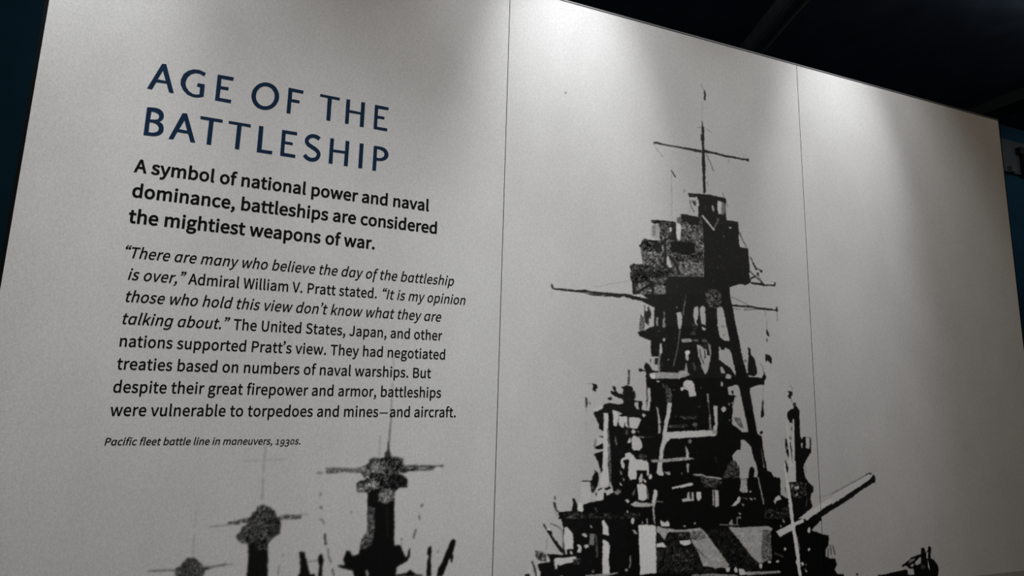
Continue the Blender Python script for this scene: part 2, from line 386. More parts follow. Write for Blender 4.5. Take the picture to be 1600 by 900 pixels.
p . 197 0 3836,3427 3833,3419 3825,3412 3814,3409 3803,3411 3796,3417 3793,3425 3796,3434 3804,3441 3815,3443 3826,3442 3834,3436
p . 167 0 3797,3409 3825,3411 3822,3372 3801,3375
l4.2 . 88 0 3757,3570 3746,3505 3734,3436 3715,3384 3704,3333
p . 141 18 3769,3519 3844,3523 3859,3509 3843,3500 3771,3493
p . 85 0 3865,3520 3912,3523 3901,3505 3864,3505
p . 86 25 3933,3524 3975,3527 3980,3509 3937,3505
p . 158 0 3892,3485 3926,3480 3952,3460 3962,3461 3973,3457 3977,3418 4004,3419 4010,3441 4003,3406 3996,3363 3979,3319 3960,3288 3947,3296 3927,3334 3918,3376 3903,3406
p . 40 0 3932,3487 3980,3505 3985,3462 3973,3461 3947,3460
p . 60 0 3952,3460 3963,3448 3963,3396 3952,3391
l3.3 . 50 0 3915,3454 3924,3407 3946,3361
p . 135 0 3985,3505 4006,3485 4012,3424 3998,3419 3989,3458
p . 32 0 3979,3466 3991,3449 3996,3419 3980,3418
p . 63 25 3839,3553 3882,3578 3881,3552
p - 165 0 4075,3621 4143,3625 4149,3581 4169,3523 4115,3530 4088,3547 4079,3577
p - 165 0 4075,3480 4096,3459 4112,3455 4129,3478 4167,3463 4162,3344 4120,3368 4072,3392
p . 157 0 4078,3345 4102,3341 4123,3307 4090,3300
p . 168 0 4162,3281 4159,3272 4152,3265 4142,3263 4133,3265 4126,3271 4124,3279 4127,3288 4134,3295 4144,3297 4153,3295 4160,3289
p . 164 0 3593,3229 3591,3226 3587,3223 3580,3222 3574,3223 3570,3225 3568,3228 3570,3231 3574,3233 3581,3234 3587,3233 3591,3231
p . 146 0 3667,3374 3666,3371 3665,3369 3662,3368 3660,3369 3658,3371 3657,3374 3658,3377 3660,3379 3662,3380 3665,3379 3667,3377
p . 72 25 3861,3374 3870,3349 3885,3332 3872,3310 3859,3314
p MS.mast 30 0 3357,3293 3367,3294 3366,3205 3354,3204
p - 165 0 4071,3665 4136,3670 4166,3525 4131,3525 4088,3547 4072,3607
p . 118 0 4127,3624 4125,3621 4119,3618 4113,3617 4106,3617 4101,3619 4099,3623 4101,3626 4106,3629 4113,3630 4120,3630 4125,3628
p . 128 0 4132,3565 4131,3561 4127,3559 4121,3557 4116,3558 4112,3560 4111,3563 4112,3567 4116,3569 4122,3571 4127,3570 4131,3568
p - 165 0 4081,3487 4096,3463 4117,3456 4126,3478 4167,3463 4182,3441 4191,3385 4211,3320 4209,3289 4162,3348 4125,3360 4109,3381 4072,3397
p MS.tower 24 0 4072,3392 4124,3355 4162,3344 4199,3291 4181,3281 4123,3316 4097,3350
p . 157 0 4078,3345 4102,3341 4122,3303 4095,3298
p . 163 0 4128,3295 4160,3300 4176,3283 4170,3268 4126,3266
p MS.sailor 25 0 4323,3493 4342,3485 4351,3439 4381,3411 4390,3362 4398,3309 4369,3291 4308,3297 4317,3368 4328,3422
p . 90 0 4309,3394 4307,3390 4303,3387 4298,3385 4293,3386 4290,3389 4289,3394 4290,3398 4294,3401 4299,3403 4304,3402 4308,3399
p MS.flag 35 0 4498,3631 4512,3613 4524,3577 4501,3583 4494,3603
p . 85 0 4505,3551 4503,3544 4501,3538 4497,3536 4494,3538 4491,3543 4491,3550 4492,3557 4495,3563 4498,3565 4502,3563 4504,3558
p MS.flag 25 0 4477,3450 4508,3444 4536,3428 4531,3387 4522,3384 4500,3403 4492,3407 4480,3393 4475,3420
l2.6 . 131 0 4504,3695 4501,3631
l3.5 . 117 0 4430,3378 4452,3352 4453,3320
p MS.deckhouse 24 0 3321,3079 3316,3107 3288,3114 3256,3125 3228,3148 3228,3158 3256,3153 3238,3188 3265,3185 3265,3161 3284,3142 3316,3139 3319,3171 3303,3182 3331,3191 3352,3196 3387,3187 3389,3161 3406,3157 3410,3121 3396,3105 3420,3093 3321,3075
p - 165 0 3233,3128 3256,3119 3288,3106 3316,3107 3316,3081 3284,3072 3247,3081 3228,3097
p . 34 0 3239,3109 3237,3104 3231,3100 3224,3098 3217,3099 3211,3103 3209,3108 3211,3113 3217,3117 3224,3119 3231,3118 3237,3114
p . 22 0 3178,3068 3219,3081 3293,3074 3321,3079 3396,3097 3401,3061 3434,3041 3491,3034 3486,3006 3457,3010 3447,2991 3395,3001 3349,3004 3311,3011 3270,3022 3247,3042 3219,3026 3210,3006 3183,3017 3156,3024
p . 161 0 3406,3093 3434,3093 3429,3069 3438,3045 3419,3049 3401,3069
p . 20 0 3429,3095 3460,3096 3453,3074 3441,3069
p . 171 0 3463,3094 3491,3099 3491,3038 3457,3046
p . 180 0 3106,3043 3156,3064 3178,3056 3169,3044 3120,3026
p MS.flag 20 0 3096,3200 3128,3193 3135,3173 3119,3165 3126,3153 3115,3151 3101,3160 3103,3184
l5.4 . 45 0 3055,3108 3059,3077 3057,3054
l3.8 . 100 0 3079,3085 3086,3070
l2.9 . 145 0 3055,3054 3058,3019
l3.4 . 137 0 3070,3199 3096,3198
l4.8 . 45 0 3360,3290 3362,3253 3357,3204
p . 42 0 3369,3288 3368,3284 3365,3281 3360,3279 3356,3280 3353,3283 3352,3287 3353,3291 3356,3294 3360,3296 3365,3295 3368,3292
p . 171 0 3500,3189 3521,3185 3523,3104 3512,3039 3491,3038 3501,3103
p . 90 0 3490,3168 3501,3184 3500,3111 3489,3103
p MS.deckhouse 22 0 3106,3016 3178,3025 3188,2962 3143,2962
p MS.post 184 0 3178,3021 3210,3018 3213,2959 3188,2959
p . 181 0 3242,3034 3274,3034 3311,3019 3288,3007 3277,2962 3247,2961
p . 178 0 3288,3003 3349,3000 3348,2962 3281,2962
p . 178 0 3363,2998 3433,2993 3452,2985 3438,2963 3362,2962
p . 173 0 3457,3022 3481,3018 3486,3006 3471,2996 3462,3002
p . 158 0 3590,3231 3589,3227 3584,3224 3578,3223 3572,3223 3567,3226 3566,3230 3567,3233 3572,3236 3578,3238 3584,3237 3589,3234
l4.5 . 80 0 3617,3213 3627,3192
p . 76 30 3639,3209 3669,3181 3682,3107 3647,3094 3638,3152
p . 178 0 3652,3094 3682,3095 3676,3033 3655,2966 3625,2965 3641,3025
p . 162 0 3561,3068 3578,3056 3587,3008 3596,2965 3581,2965 3573,3023
p . 182 0 3772,3218 3791,3240 3816,3247 3847,3242 3864,3221 3873,3179 3880,3141 3824,3136 3814,3177 3789,3181
p . 186 0 3785,3187 3783,3180 3777,3175 3769,3173 3761,3175 3755,3179 3753,3186 3755,3193 3761,3198 3769,3200 3777,3198 3783,3194
p . 68 32 3639,3214 3679,3182 3688,3145 3677,3099 3647,3098
p . 178 0 3655,3094 3684,3093 3678,3050 3660,2988 3630,2966 3641,3012
p . 162 0 3563,3068 3578,3048 3587,2999 3594,2965 3579,2965 3573,3023
p . 159 0 4101,3229 4100,3220 4096,3214 4091,3211 4086,3213 4083,3220 4082,3228 4084,3237 4087,3243 4092,3246 4097,3244 4100,3237
p . 90 0 3923,3197 3922,3194 3920,3191 3918,3190 3915,3191 3913,3193 3913,3197 3913,3201 3915,3204 3918,3205 3921,3204 3922,3201
p . 60 0 3710,3178 3709,3176 3707,3173 3703,3172 3700,3173 3697,3175 3696,3178 3697,3181 3700,3183 3704,3184 3707,3183 3710,3181
p . 75 0 3908,3075 3907,3072 3904,3070 3901,3069 3898,3070 3896,3072 3895,3075 3896,3078 3898,3080 3902,3081 3905,3080 3907,3078
l6.1 . 149 0 3971,3157 3975,3102
l3.8 . 90 0 3975,3102 3983,3022
l5.1 . 121 0 3985,3018 3984,2970
p . 179 0 4016,3086 4050,3082 4046,2970 4023,2970
p . 174 0 4079,3066 4098,3079 4119,3071 4115,3045 4091,3038
p - 165 0 4138,3208 4217,3230 4236,3216 4261,3104 4288,2973 4163,2972 4182,3034 4173,3080 4198,3154 4144,3157
p . 25 0 4189,3178 4188,3172 4184,3168 4179,3167 4174,3168 4171,3172 4170,3177 4171,3182 4175,3187 4180,3188 4185,3187 4188,3183
l3.4 . 25 0 4180,3175 4181,3154 4205,3146
p . 139 0 4139,3105 4152,3101 4152,3084 4139,3093
p . 116 25 4158,3106 4185,3106 4184,3089
p . 100 28 4170,3004 4289,3005 4288,2975 4169,2978
p . 162 0 4138,2999 4153,2986 4148,2982
p . 36 35 3705,3007 3887,3014 3886,2991 3705,2987
p - 165 0 4295,3367 4314,3368 4317,3311 4304,3315
p MS.flag 20 0 4432,3132 4443,3125 4439,3064 4446,3034 4428,3007 4414,3011 4419,3046 4429,3086
l2.0 . 132 0 4448,3231 4437,3134
l3.1 . 119 0 4688,3235 4708,3222 4710,3206
p MS.flag 25 0 4665,3198 4709,3195 4708,3168 4692,3163 4694,3140 4671,3149 4666,3166 4676,3176
l2.6 . 90 0 4694,3140 4704,3118
p . 55 0 4739,3105 4736,3099 4730,3094 4721,3092 4713,3093 4708,3098 4706,3105 4708,3111 4715,3117 4723,3119 4731,3117 4737,3112
p MS.post 173 0 4697,3006 4712,3002 4707,2892 4706,2786 4693,2671 4673,2672 4677,2804 4672,2845 4691,2914
p - 165 0 4685,2969 4695,2973 4690,2892 4675,2848 4681,2913
p . 70 0 4691,2940 4689,2931 4687,2925 4685,2922 4683,2925 4681,2931 4681,2940 4683,2949 4685,2955 4687,2958 4689,2955 4691,2949
l4.0 . 60 0 4663,2880 4671,2865
p . 143 0 4630,2817 4644,2808 4637,2791
p - 165 0 4766,2843 4780,2834 4775,2799 4763,2808
p - 165 0 4809,2870 4844,2866 4843,2803 4837,2797 4810,2804
l2.6 . 95 0 4812,2876 4848,2876
p . 20 0 4427,2908 4425,2902 4419,2898 4412,2897 4405,2898 4400,2902 4399,2907 4401,2913 4406,2917 4413,2918 4420,2917 4425,2913
p . 95 0 4404,2809 4411,2796 4433,2675 4419,2675
p - 165 0 4180,3059 4270,3061 4284,3001 4304,2911 4252,2908 4226,2928 4168,2961 4164,2995
p . 100 28 4175,3008 4235,3004 4264,2932 4227,2945
p - 165 0 4234,2858 4256,2862 4287,2843 4319,2813 4337,2741 4357,2676 4215,2678 4164,2728 4160,2757 4199,2793 4231,2794
p . 57 30 4115,2697 4153,2722 4211,2700 4243,2692 4215,2678 4114,2679
p . 162 0 4140,2999 4150,2986 4145,2982
l4.0 . 70 0 4613,2718 4630,2672
p MS.post 182 0 3178,3017 3210,3014 3213,2943 3211,2808 3220,2691 3170,2691 3175,2792 3179,2923
p . 104 25 3205,2924 3213,2943 3229,2769 3229,2691 3211,2691
p . 181 0 3242,3038 3265,3038 3277,3011 3274,2944 3261,2938 3249,2948
p . 162 0 3274,3030 3307,3019 3288,3007 3274,3011
p . 182 0 3286,2999 3344,3004 3346,2972 3330,2976 3325,2944 3316,2929 3288,2952
p . 173 0 3330,2964 3348,2972 3353,2929 3334,2940
p . 179 0 3363,2994 3395,2999 3452,2985 3438,2957 3423,2929 3409,2925 3395,2925 3362,2933
l3.4 . 60 0 3356,2996 3358,2925
p . 174 0 3409,2908 3407,2901 3401,2895 3392,2894 3384,2895 3378,2900 3376,2907 3378,2914 3384,2919 3393,2921 3401,2919 3407,2914
p . 131 0 3409,2917 3432,2910 3437,2898
p . 63 25 3334,2921 3357,2917 3348,2886 3334,2897
l4.2 . 100 0 3263,2873 3270,2827
p . 181 0 3350,2854 3371,2874 3376,2846 3362,2837 3350,2837
p . 181 0 3378,2870 3395,2886 3441,2866 3451,2846 3460,2815 3441,2791 3394,2791 3380,2807
l4.3 . 120 0 3427,2876 3470,2874
l3.0 . 45 0 3470,2874 3527,2876
p . 154 0 3578,3048 3587,3008 3595,2899 3580,2895 3577,2967
p . 183 0 3329,2772 3361,2782 3394,2764 3412,2737 3469,2736 3492,2709 3501,2687 3356,2689 3366,2718 3347,2739 3320,2734 3329,2699 3315,2695 3297,2718 3301,2742 3329,2753
p . 15 0 3365,2720 3362,2710 3354,2703 3343,2701 3331,2703 3323,2710 3321,2720 3324,2730 3332,2737 3343,2739 3354,2737 3362,2729
p . 46 30 3431,2772 3488,2760 3497,2728 3431,2740
p . 15 0 3117,2812 3139,2823 3174,2835 3175,2800 3130,2800
p . 175 0 3127,2869 3174,2869 3170,2838 3134,2823
p . 20 0 3147,2883 3174,2877 3179,2869 3152,2873
p . 165 0 3108,2789 3166,2792 3121,2777
p MS.deckhouse 15 0 3112,2774 3175,2789 3170,2701 3157,2701 3126,2747
l3.3 . 147 0 3056,2965 3056,2911
p . 114 20 3112,2869 3130,2854 3121,2808 3112,2812
p . 188 0 3646,2907 3793,2915 3982,2922 4018,2914 4041,2895 4022,2884 3802,2871 3668,2865 3614,2887
p . 184 0 3646,3049 3676,3050 3655,2980 3644,2907 3668,2865 3628,2823 3615,2787 3609,2731 3601,2686 3568,2686 3580,2743 3589,2807 3607,2863 3609,2895 3625,2963
p . 150 14 3516,2732 3779,2750 3829,2745 3854,2737 3798,2729 3602,2717 3530,2718
p . 176 0 3783,2822 3800,2802 3812,2770 3809,2741 3789,2745 3787,2790
p . 167 0 3788,2709 3808,2709 3807,2683 3787,2683
p . 163 0 3577,3028 3589,3008 3595,2899 3580,2895 3579,2967
p . 120 0 3835,2849 3833,2842 3828,2836 3821,2835 3814,2836 3809,2842 3807,2849 3809,2856 3815,2861 3822,2863 3829,2861 3834,2856
p . 42 35 3710,3001 3887,3008 3886,2991 3710,2989
p . 49 38 3659,2952 3804,2957 3803,2937 3659,2935
p . 90 0 3883,2958 3880,2951 3872,2945 3862,2943 3852,2945 3844,2950 3842,2958 3845,2965 3852,2970 3863,2972 3873,2970 3880,2965
l3.2 . 70 0 3862,2958 3874,2925
p . 117 25 3977,3022 3990,3018 3994,2963 3998,2926 3977,2926
p . 182 0 4020,3056 4047,3057 4046,2964 4039,2918 4008,2922 4009,2947 4025,2955
p . 142 0 3987,2926 4044,2918 4038,2897 4007,2901
l2.3 . 60 0 4020,2748 4027,2711
p MS.post 182 0 3173,2731 3208,2731 3215,2655 3224,2605 3193,2576 3162,2580 3151,2607 3162,2655
p . 65 30 3207,2731 3233,2731 3233,2616 3220,2590 3214,2655
p MS.deckhouse 15 0 3139,2732 3171,2731 3170,2663 3162,2659 3148,2701
p MS.deckhouse 15 0 3115,2679 3139,2663 3148,2625 3135,2584 3114,2551 3096,2555 3087,2608 3035,2611 3030,2617 3096,2614 3104,2641 3117,2660
p MS.deckhouse 181 0 3131,2573 3184,2579 3184,2553 3175,2505 3140,2498 3123,2514
p . 181 0 3193,2557 3238,2563 3247,2544 3202,2525
p . 25 0 3184,2568 3224,2579 3233,2567 3202,2556
p . 35 0 3140,2566 3175,2574 3166,2565 3140,2554
p . 35 0 3122,2551 3136,2536 3131,2517
p . 170 0 3100,2537 3118,2544 3127,2514 3109,2496 3098,2507
p . 46 30 3096,2604 3113,2581 3118,2551 3100,2544 3094,2555
p MS.deckhouse 174 0 3026,2609 3083,2608 3092,2556 3090,2492 3044,2485 3023,2491
p MS.derrick 22 0 2841,2500 2856,2496 2862,2463 2884,2441 2867,2445 2850,2464
l4.7 . 90 0 2852,2529 2852,2514
p MS.derrick 20 0 2969,2518 2984,2514 3002,2473 3002,2437 2964,2442 2974,2489
p . 192 0 3010,2488 3031,2491 3045,2450 3036,2435 3002,2440
l3.9 . 143 0 2846,2450 2880,2412
p . 183 0 3299,2730 3315,2730 3329,2703 3324,2676 3306,2691
p . 134 0 3292,2680 3310,2653 3301,2642
p . 168 0 3310,2634 3328,2614 3321,2607
p . 180 0 3290,2607 3315,2580 3296,2584
p . 112 20 3256,2548 3283,2566 3303,2546 3283,2528 3260,2532
p . 112 20 3378,2529 3406,2563 3392,2517
l2.8 . 100 0 3121,2458 3136,2432
p . 31 28 2909,2435 3437,2415 3437,2381 2909,2402
p . 187 0 3366,2729 3487,2728 3501,2716 3505,2650 3491,2631 3487,2670 3416,2671 3411,2617 3365,2616 3351,2641 3354,2695
p . 168 0 3430,2628 3454,2658 3458,2619 3453,2596 3430,2597
p . 185 0 3463,2623 3486,2603 3481,2592 3462,2604
p . 190 0 3416,2586 3453,2593 3481,2580 3497,2534 3485,2495 3457,2487 3427,2493
p . 86 25 3486,2565 3504,2533 3503,2495 3488,2495
p . 191 0 3532,2525 3544,2556 3566,2543 3563,2509 3550,2478 3550,2455 3522,2475
p . 190 0 3529,2631 3527,2623 3521,2617 3514,2615 3507,2618 3502,2623 3500,2631 3502,2639 3508,2645 3515,2646 3522,2644 3527,2638
p . 187 0 3573,2716 3602,2715 3603,2668 3615,2648 3610,2634 3576,2637 3560,2653
p . 156 0 3618,2660 3659,2661 3666,2643 3654,2635 3630,2648
p . 156 0 3788,2709 3808,2707 3806,2653 3794,2649
p . 100 0 3760,2648 3759,2644 3757,2641 3754,2640 3751,2641 3749,2644 3748,2648 3749,2651 3751,2654 3754,2655 3757,2654 3759,2651
p . 192 0 3669,2562 3755,2578 3830,2588 3842,2576 3819,2567 3676,2552
p . 151 15 3841,2642 3896,2641 3952,2628 4029,2620 4028,2609 3967,2616 3896,2629 3846,2630
p . 47 35 3896,2627 4029,2613 4026,2552 3924,2562 3900,2591
p . 176 0 3746,2488 3788,2494 3796,2533 3808,2531 3810,2490 3824,2485 3823,2529 3840,2528 3844,2473 3792,2474 3757,2469
p . 193 0 3861,2532 3898,2527 3902,2487 3881,2472 3862,2484
p . 188 0 3328,2498 3351,2498 3364,2484 3346,2477
p . 172 14 3367,2470 3410,2486 3438,2476 3527,2471 3550,2455 3512,2450 3428,2451 3392,2454
l5.1 . 183 0 3541,2478 3533,2432 3540,2377
l3.4 . 125 0 3555,2478 3603,2476
p . 172 0 3354,2425 3354,2422 3351,2420 3348,2419 3345,2420 3343,2423 3342,2426 3343,2429 3345,2432 3348,2433 3351,2431 3354,2429
p . 47 35 3901,2627 4070,2608 4058,2567 3934,2554 3900,2591
p . 153 15 3891,2643 3952,2626 4070,2612 4064,2604 3952,2616 3886,2633
p . 170 0 3990,2541 4000,2536 3999,2440 3989,2440
p . 176 0 4008,2544 4039,2531 4040,2438 4007,2430
p . 61 36 4120,2689 4148,2722 4185,2722 4221,2688 4212,2611 4075,2612 4092,2648
p - 165 0 4185,2722 4352,2720 4371,2644 4363,2610 4331,2615 4344,2653 4329,2678 4301,2674 4287,2606 4217,2603 4215,2680
p . 160 12 4223,2603 4276,2602 4274,2554 4280,2517 4235,2514 4209,2527 4221,2564
l1.9 . 129 0 4223,2603 4276,2602
p . 170 0 4288,2512 4305,2537 4310,2512
p MS.sailor 12 0 4298,2666 4321,2682 4342,2670 4341,2644 4325,2611 4315,2520 4289,2529 4276,2600 4287,2608
l4.8 . 147 0 4369,2610 4392,2518 4409,2438
p . 188 0 4136,2431 4169,2458 4202,2494 4217,2486 4211,2457 4178,2434
p . 170 0 4217,2486 4276,2476 4270,2471
p . 182 0 4281,2480 4319,2474 4313,2462
p . 176 0 4319,2481 4346,2474 4340,2465
p . 160 0 4221,2449 4247,2436 4236,2426
p . 189 0 4192,2393 4218,2380 4210,2372
p . 149 0 4175,2359 4207,2364 4217,2349
p - 165 0 4441,2719 4610,2718 4616,2631 4620,2512 4623,2465 4562,2492 4560,2603 4508,2616 4481,2646 4454,2655
p . 183 0 4495,2448 4517,2477 4545,2493 4566,2463 4521,2452 4508,2431
p . 34 28 4419,2409 4625,2410 4626,2333 4415,2341
p - 165 0 4561,2620 4626,2610 4636,2495 4617,2465 4562,2492
l3.4 . 95 0 4599,2538 4609,2512
p MS.post 179 0 4627,2717 4708,2717 4698,2574 4641,2575 4633,2631
p . 20 0 4616,2717 4636,2678 4634,2644 4622,2631 4619,2674
p . 25 0 4661,2717 4679,2717 4669,2661
p . 38 42 4647,2575 4797,2572 4790,2465 4652,2469
p . 160 0 4657,2562 4674,2553 4655,2524
p . 173 0 4679,2540 4726,2548 4724,2526 4690,2527
p . 150 0 4687,2480 4711,2505 4721,2484
l3.0 . 80 0 4795,2456 4780,2405
l3.0 . 128 0 4788,2690 4802,2637
p MS.gun 186 0 4700,2330 4747,2351 4759,2359 4831,2386 4941,2430 5218,2532 5416,2612 5413,2577 5151,2476 4962,2399 4828,2339 4803,2325
p MS.gun 15 0 4833,2335 4962,2399 5137,2463 5413,2577 5409,2541 5180,2449 4959,2351 4897,2322 4821,2325
l8.6 . 157 0 4908,2465 5030,2489 5187,2538 5377,2604
l7.0 . 40 0 5371,2608 5397,2616
p MS.staff 197 0 4607,2718 4618,2666 4626,2601 4643,2516 4656,2443 4666,2331 4634,2332 4626,2427 4621,2525 4607,2632 4600,2692
p MS.staff 184 0 4646,3068 4649,3068 4649,2988 4652,2935 4661,2848 4670,2760 4679,2671 4653,2672 4647,2760 4642,2869
p MS.gun 177 0 5029,2484 5107,2510 5401,2619 5441,2612 5449,2597 5023,2411
p MS.gun 18 0 5024,2414 5283,2519 5418,2584 5441,2612 5460,2597 5457,2555 5384,2542 5218,2456 5020,2374
l5.6 . 125 0 5029,2486 5227,2557 5360,2605
p . 45 0 5431,2618 5428,2615 5421,2613 5411,2612 5401,2613 5393,2615 5391,2618 5394,2621 5402,2623 5412,2624 5422,2623 5429,2620
p MS.boat 12 0 5662,1961 5717,1984 5774,2012 5822,2023 5878,2033 5882,2069 5907,2075 5925,2058 5920,2040 5934,2043 5956,2056 5955,2074 5973,2082 5989,2068 5986,2045 5977,2027 5976,1991 6009,1980 6046,1941 6052,1909 6036,1862 5792,1879 5785,1931 5739,1939 5714,1958 5688,1955 5674,1952
p - 165 0 5811,1983 5869,2011 5876,1993 5863,1966 5828,1955 5802,1961
p - 165 0 5751,1956 5783,1971 5794,1957 5773,1947
p - 165 0 5933,2039 5955,2042 5945,1993 5929,1998
p . 179 0 5941,1989 5954,1952 5958,1906 5941,1934
p . 126 40 5745,1996 5807,2006 5813,1996 5736,1970
p . 46 30 5876,1957 5916,1954 5912,1923 5858,1926
l2.8 . 140 0 5990,2049 6013,1984
p MS.boat 12 0 5495,1916 5606,1925 5705,1934 5724,1922 5723,1884 5423,1905
p . 30 0 5232,1932 5231,1929 5226,1927 5221,1926 5215,1928 5211,1930 5210,1933 5212,1936 5216,1938 5222,1938 5227,1937 5231,1935
p MS.derrick 18 0 2777,2384 2790,2377 2801,2351 2819,2340 2832,2336 2840,2310 2857,2288 2895,2247 2916,2225 2912,2203 2887,2226 2858,2260 2828,2307 2803,2340 2786,2363
p . 203 0 2800,2355 2827,2346 2823,2340 2803,2344
p . 186 0 2918,2353 2935,2356 2969,2318 2978,2282 2977,2228 2920,2228 2911,2296
l3.5 . 100 0 2827,2379 2885,2355 2906,2336 2911,2285 2908,2239
l3.4 . 135 0 2808,2294 2801,2238
p . 176 0 2920,2228 2937,2227 2937,2198 2925,2203
p . 182 0 2950,2223 2971,2214 2971,2196 2958,2204
p . 184 0 2853,2186 2929,2185 2996,2188 3005,2169 2971,2154 2930,2153 2897,2141 2876,2149 2872,2125 2860,2126 2853,2151
p MS.deckhouse 76 45 2732,2235 2789,2225 2830,2173 2823,2135 2802,2168 2757,2178 2737,2200
p . 178 0 2801,2206 2828,2177 2823,2135 2806,2164
l3.7 . 60 0 2737,2210 2765,2184
l4.5 . 50 0 2717,2173 2734,2131 2743,2094
p . 15 0 2754,2161 2802,2164 2831,2163 2844,2087 2775,2091
p . 175 0 3029,2312 3059,2314 3070,2295 3059,2290 3037,2301
p . 174 0 3084,2360 3099,2356 3104,2341 3093,2342
p . 116 25 3085,2309 3119,2307 3115,2242 3085,2244
p . 182 0 3000,2252 3017,2255 3034,2232 3030,2204 3000,2209 3008,2230
p . 182 0 3046,2249 3076,2248 3081,2233 3055,2227
l4.8 . 80 0 3128,2300 3133,2241 3137,2176
p MS.post 195 0 3167,2379 3185,2385 3211,2344 3218,2295 3207,2292 3172,2305 3174,2349
p MS.post 198 0 3174,2275 3211,2255 3222,2236 3216,2149 3225,2076 3203,2067 3174,2072 3172,2174
p . 151 25 3061,2079 3172,2076 3282,2079 3277,2073 3190,2062 3061,2071
p . 42 35 2975,2171 3026,2175 3026,2140 2980,2143
p . 100 0 3118,2094 3116,2090 3113,2087 3108,2086 3102,2088 3099,2091 3097,2096 3099,2100 3102,2103 3107,2104 3113,2102 3116,2099
p . 179 0 3343,2088 3342,2084 3339,2081 3335,2081 3331,2082 3328,2085 3327,2089 3328,2093 3331,2096 3335,2097 3339,2095 3342,2092
p . 155 0 2893,2090 2914,2087 2910,2082 2893,2083
p . 179 0 2683,2134 2710,2136 2715,2096 2703,2097
p . 25 0 2671,2111 2699,2109 2703,2097 2672,2099
p . 179 0 2746,2133 2771,2118 2767,2092 2747,2102
p MS.turret 205 0 3423,2344 3483,2345 3548,2336 3557,2264 3551,2057 3434,2054 3429,2195
p MS.turret 160 14 3558,2332 3586,2327 3605,2318 3652,2312 3720,2303 3807,2303 3882,2306 3916,2285 4013,2174 4009,2049 3989,2054 3979,2067 3909,2071 3895,2091 3853,2179 3806,2255 3802,2286 3647,2292 3633,2283 3613,2245 3576,2285 3553,2302
p . 106 32 3802,2282 3916,2277 3939,2205 3864,2217 3816,2251
p MS.turret 22 14 3551,2192 3552,2283 3585,2266 3613,2244 3647,2290 3802,2284 3811,2243 3853,2175 3905,2075 3909,2067 4009,2045 4008,2026 3810,2028 3554,2057
p . 42 38 3710,2287 3797,2284 3801,2247 3718,2252
p . 34 28 3556,2196 3766,2195 3837,2134 3860,2055 3554,2057
p . 205 0 3723,2236 3806,2239 3813,2220 3800,2209 3756,2205 3732,2216
p . 205 0 3556,2230 3603,2233 3627,2209 3622,2203 3556,2205
p . 199 0 3582,2369 3598,2361 3615,2349 3637,2363 3653,2347 3653,2326 3610,2326 3591,2330
p . 173 0 3451,2374 3460,2348 3451,2348
p . 173 0 3483,2381 3493,2380 3492,2346 3483,2350
p . 173 0 3530,2379 3540,2378 3549,2344 3541,2344
p . 190 0 3397,2369 3395,2360 3391,2353 3384,2351 3378,2354 3373,2361 3371,2370 3373,2380 3378,2386 3384,2389 3391,2386 3395,2379
p . 174 0 3375,2318 3395,2317 3418,2295 3400,2292
p . 185 0 3850,2335 3849,2332 3846,2329 3843,2329 3839,2330 3837,2332 3836,2336 3837,2339 3839,2342 3843,2343 3846,2342 3849,2339
p . 150 0 3777,2321 3775,2319 3771,2318 3766,2317 3761,2318 3757,2320 3755,2322 3757,2325 3761,2326 3766,2327 3772,2326 3776,2324
l3.1 . 60 0 3858,2182 3926,2120
l4.9 . 124 0 3367,2166 3365,2125 3358,2100
p . 155 0 3345,2086 3344,2083 3341,2080 3337,2079 3334,2081 3331,2083 3330,2087 3331,2091 3334,2093 3337,2094 3341,2093 3344,2090
p MS.turret 163 12 4108,2304 4193,2296 4305,2295 4445,2293 4477,2275 4460,2259 4446,2097 4379,2061 4342,2067 4285,2114 4195,2211
p . 94 34 4390,2271 4460,2267 4462,2080 4379,2065 4372,2142
p MS.turret 23 16 3916,2292 4110,2299 4200,2207 4285,2114 4347,2063 4339,2023 4244,2022 4203,2044 4162,2051 4101,2071 4032,2145
p MS.turret 159 12 3817,2305 3882,2306 3916,2289 4023,2165 4106,2070 4089,2028 4070,2053 3984,2059 3900,2076 3863,2163 3815,2231
p . 106 32 3817,2293 3901,2289 3930,2245 3865,2229 3816,2243
l3.1 . 60 0 3858,2182 3926,2120
p . 196 0 4075,2049 4111,2054 4110,2027 4084,2025
p . 200 0 4146,2044 4157,2055 4174,2038 4171,2015 4145,2025
p . 200 0 4182,2042 4219,2035 4244,2010 4238,1999 4186,1998
p . 196 0 4352,2066 4378,2053 4372,2025 4351,2035
p . 150 22 4244,2018 4522,2003 4533,1990 4317,1993 4243,1994
p . 134 22 3815,2028 3958,2026 4160,2004 4185,1992 3810,2019
p . 196 0 4423,2074 4452,2072 4452,2056 4427,2058
p . 197 0 4521,2065 4519,2061 4513,2058 4506,2057 4499,2059 4494,2062 4493,2066 4495,2070 4500,2073 4507,2074 4514,2072 4519,2069
p . 196 0 4590,2139 4588,2135 4583,2131 4577,2130 4571,2132 4567,2136 4565,2141 4567,2146 4572,2149 4578,2150 4584,2148 4588,2144
l4.7 . 70 0 4485,2117 4561,2090
l3.2 . 139 0 4039,2319 4194,2312
p . 150 0 4116,2331 4143,2350 4147,2314 4121,2315
l4.6 . 138 0 4180,2353 4181,2320
p MS.gun 194 0 4504,2255 4664,2308 4661,2258 4541,2220
p . 175 0 4543,2301 4561,2287 4549,2276
l4.8 . 163 0 4569,2329 4580,2312
p MS.gun 194 0 4504,2255 4635,2297 4751,2330 4755,2304 4685,2286 4661,2266 4541,2220
p . 178 0 4763,2329 4827,2327 4779,2312
p MS.staff 205 0 4637,2334 4666,2333 4677,2249 4690,2186 4701,2098 4703,2040 4712,1955 4686,1957 4674,2026 4661,2047 4671,2067 4661,2166 4644,2267
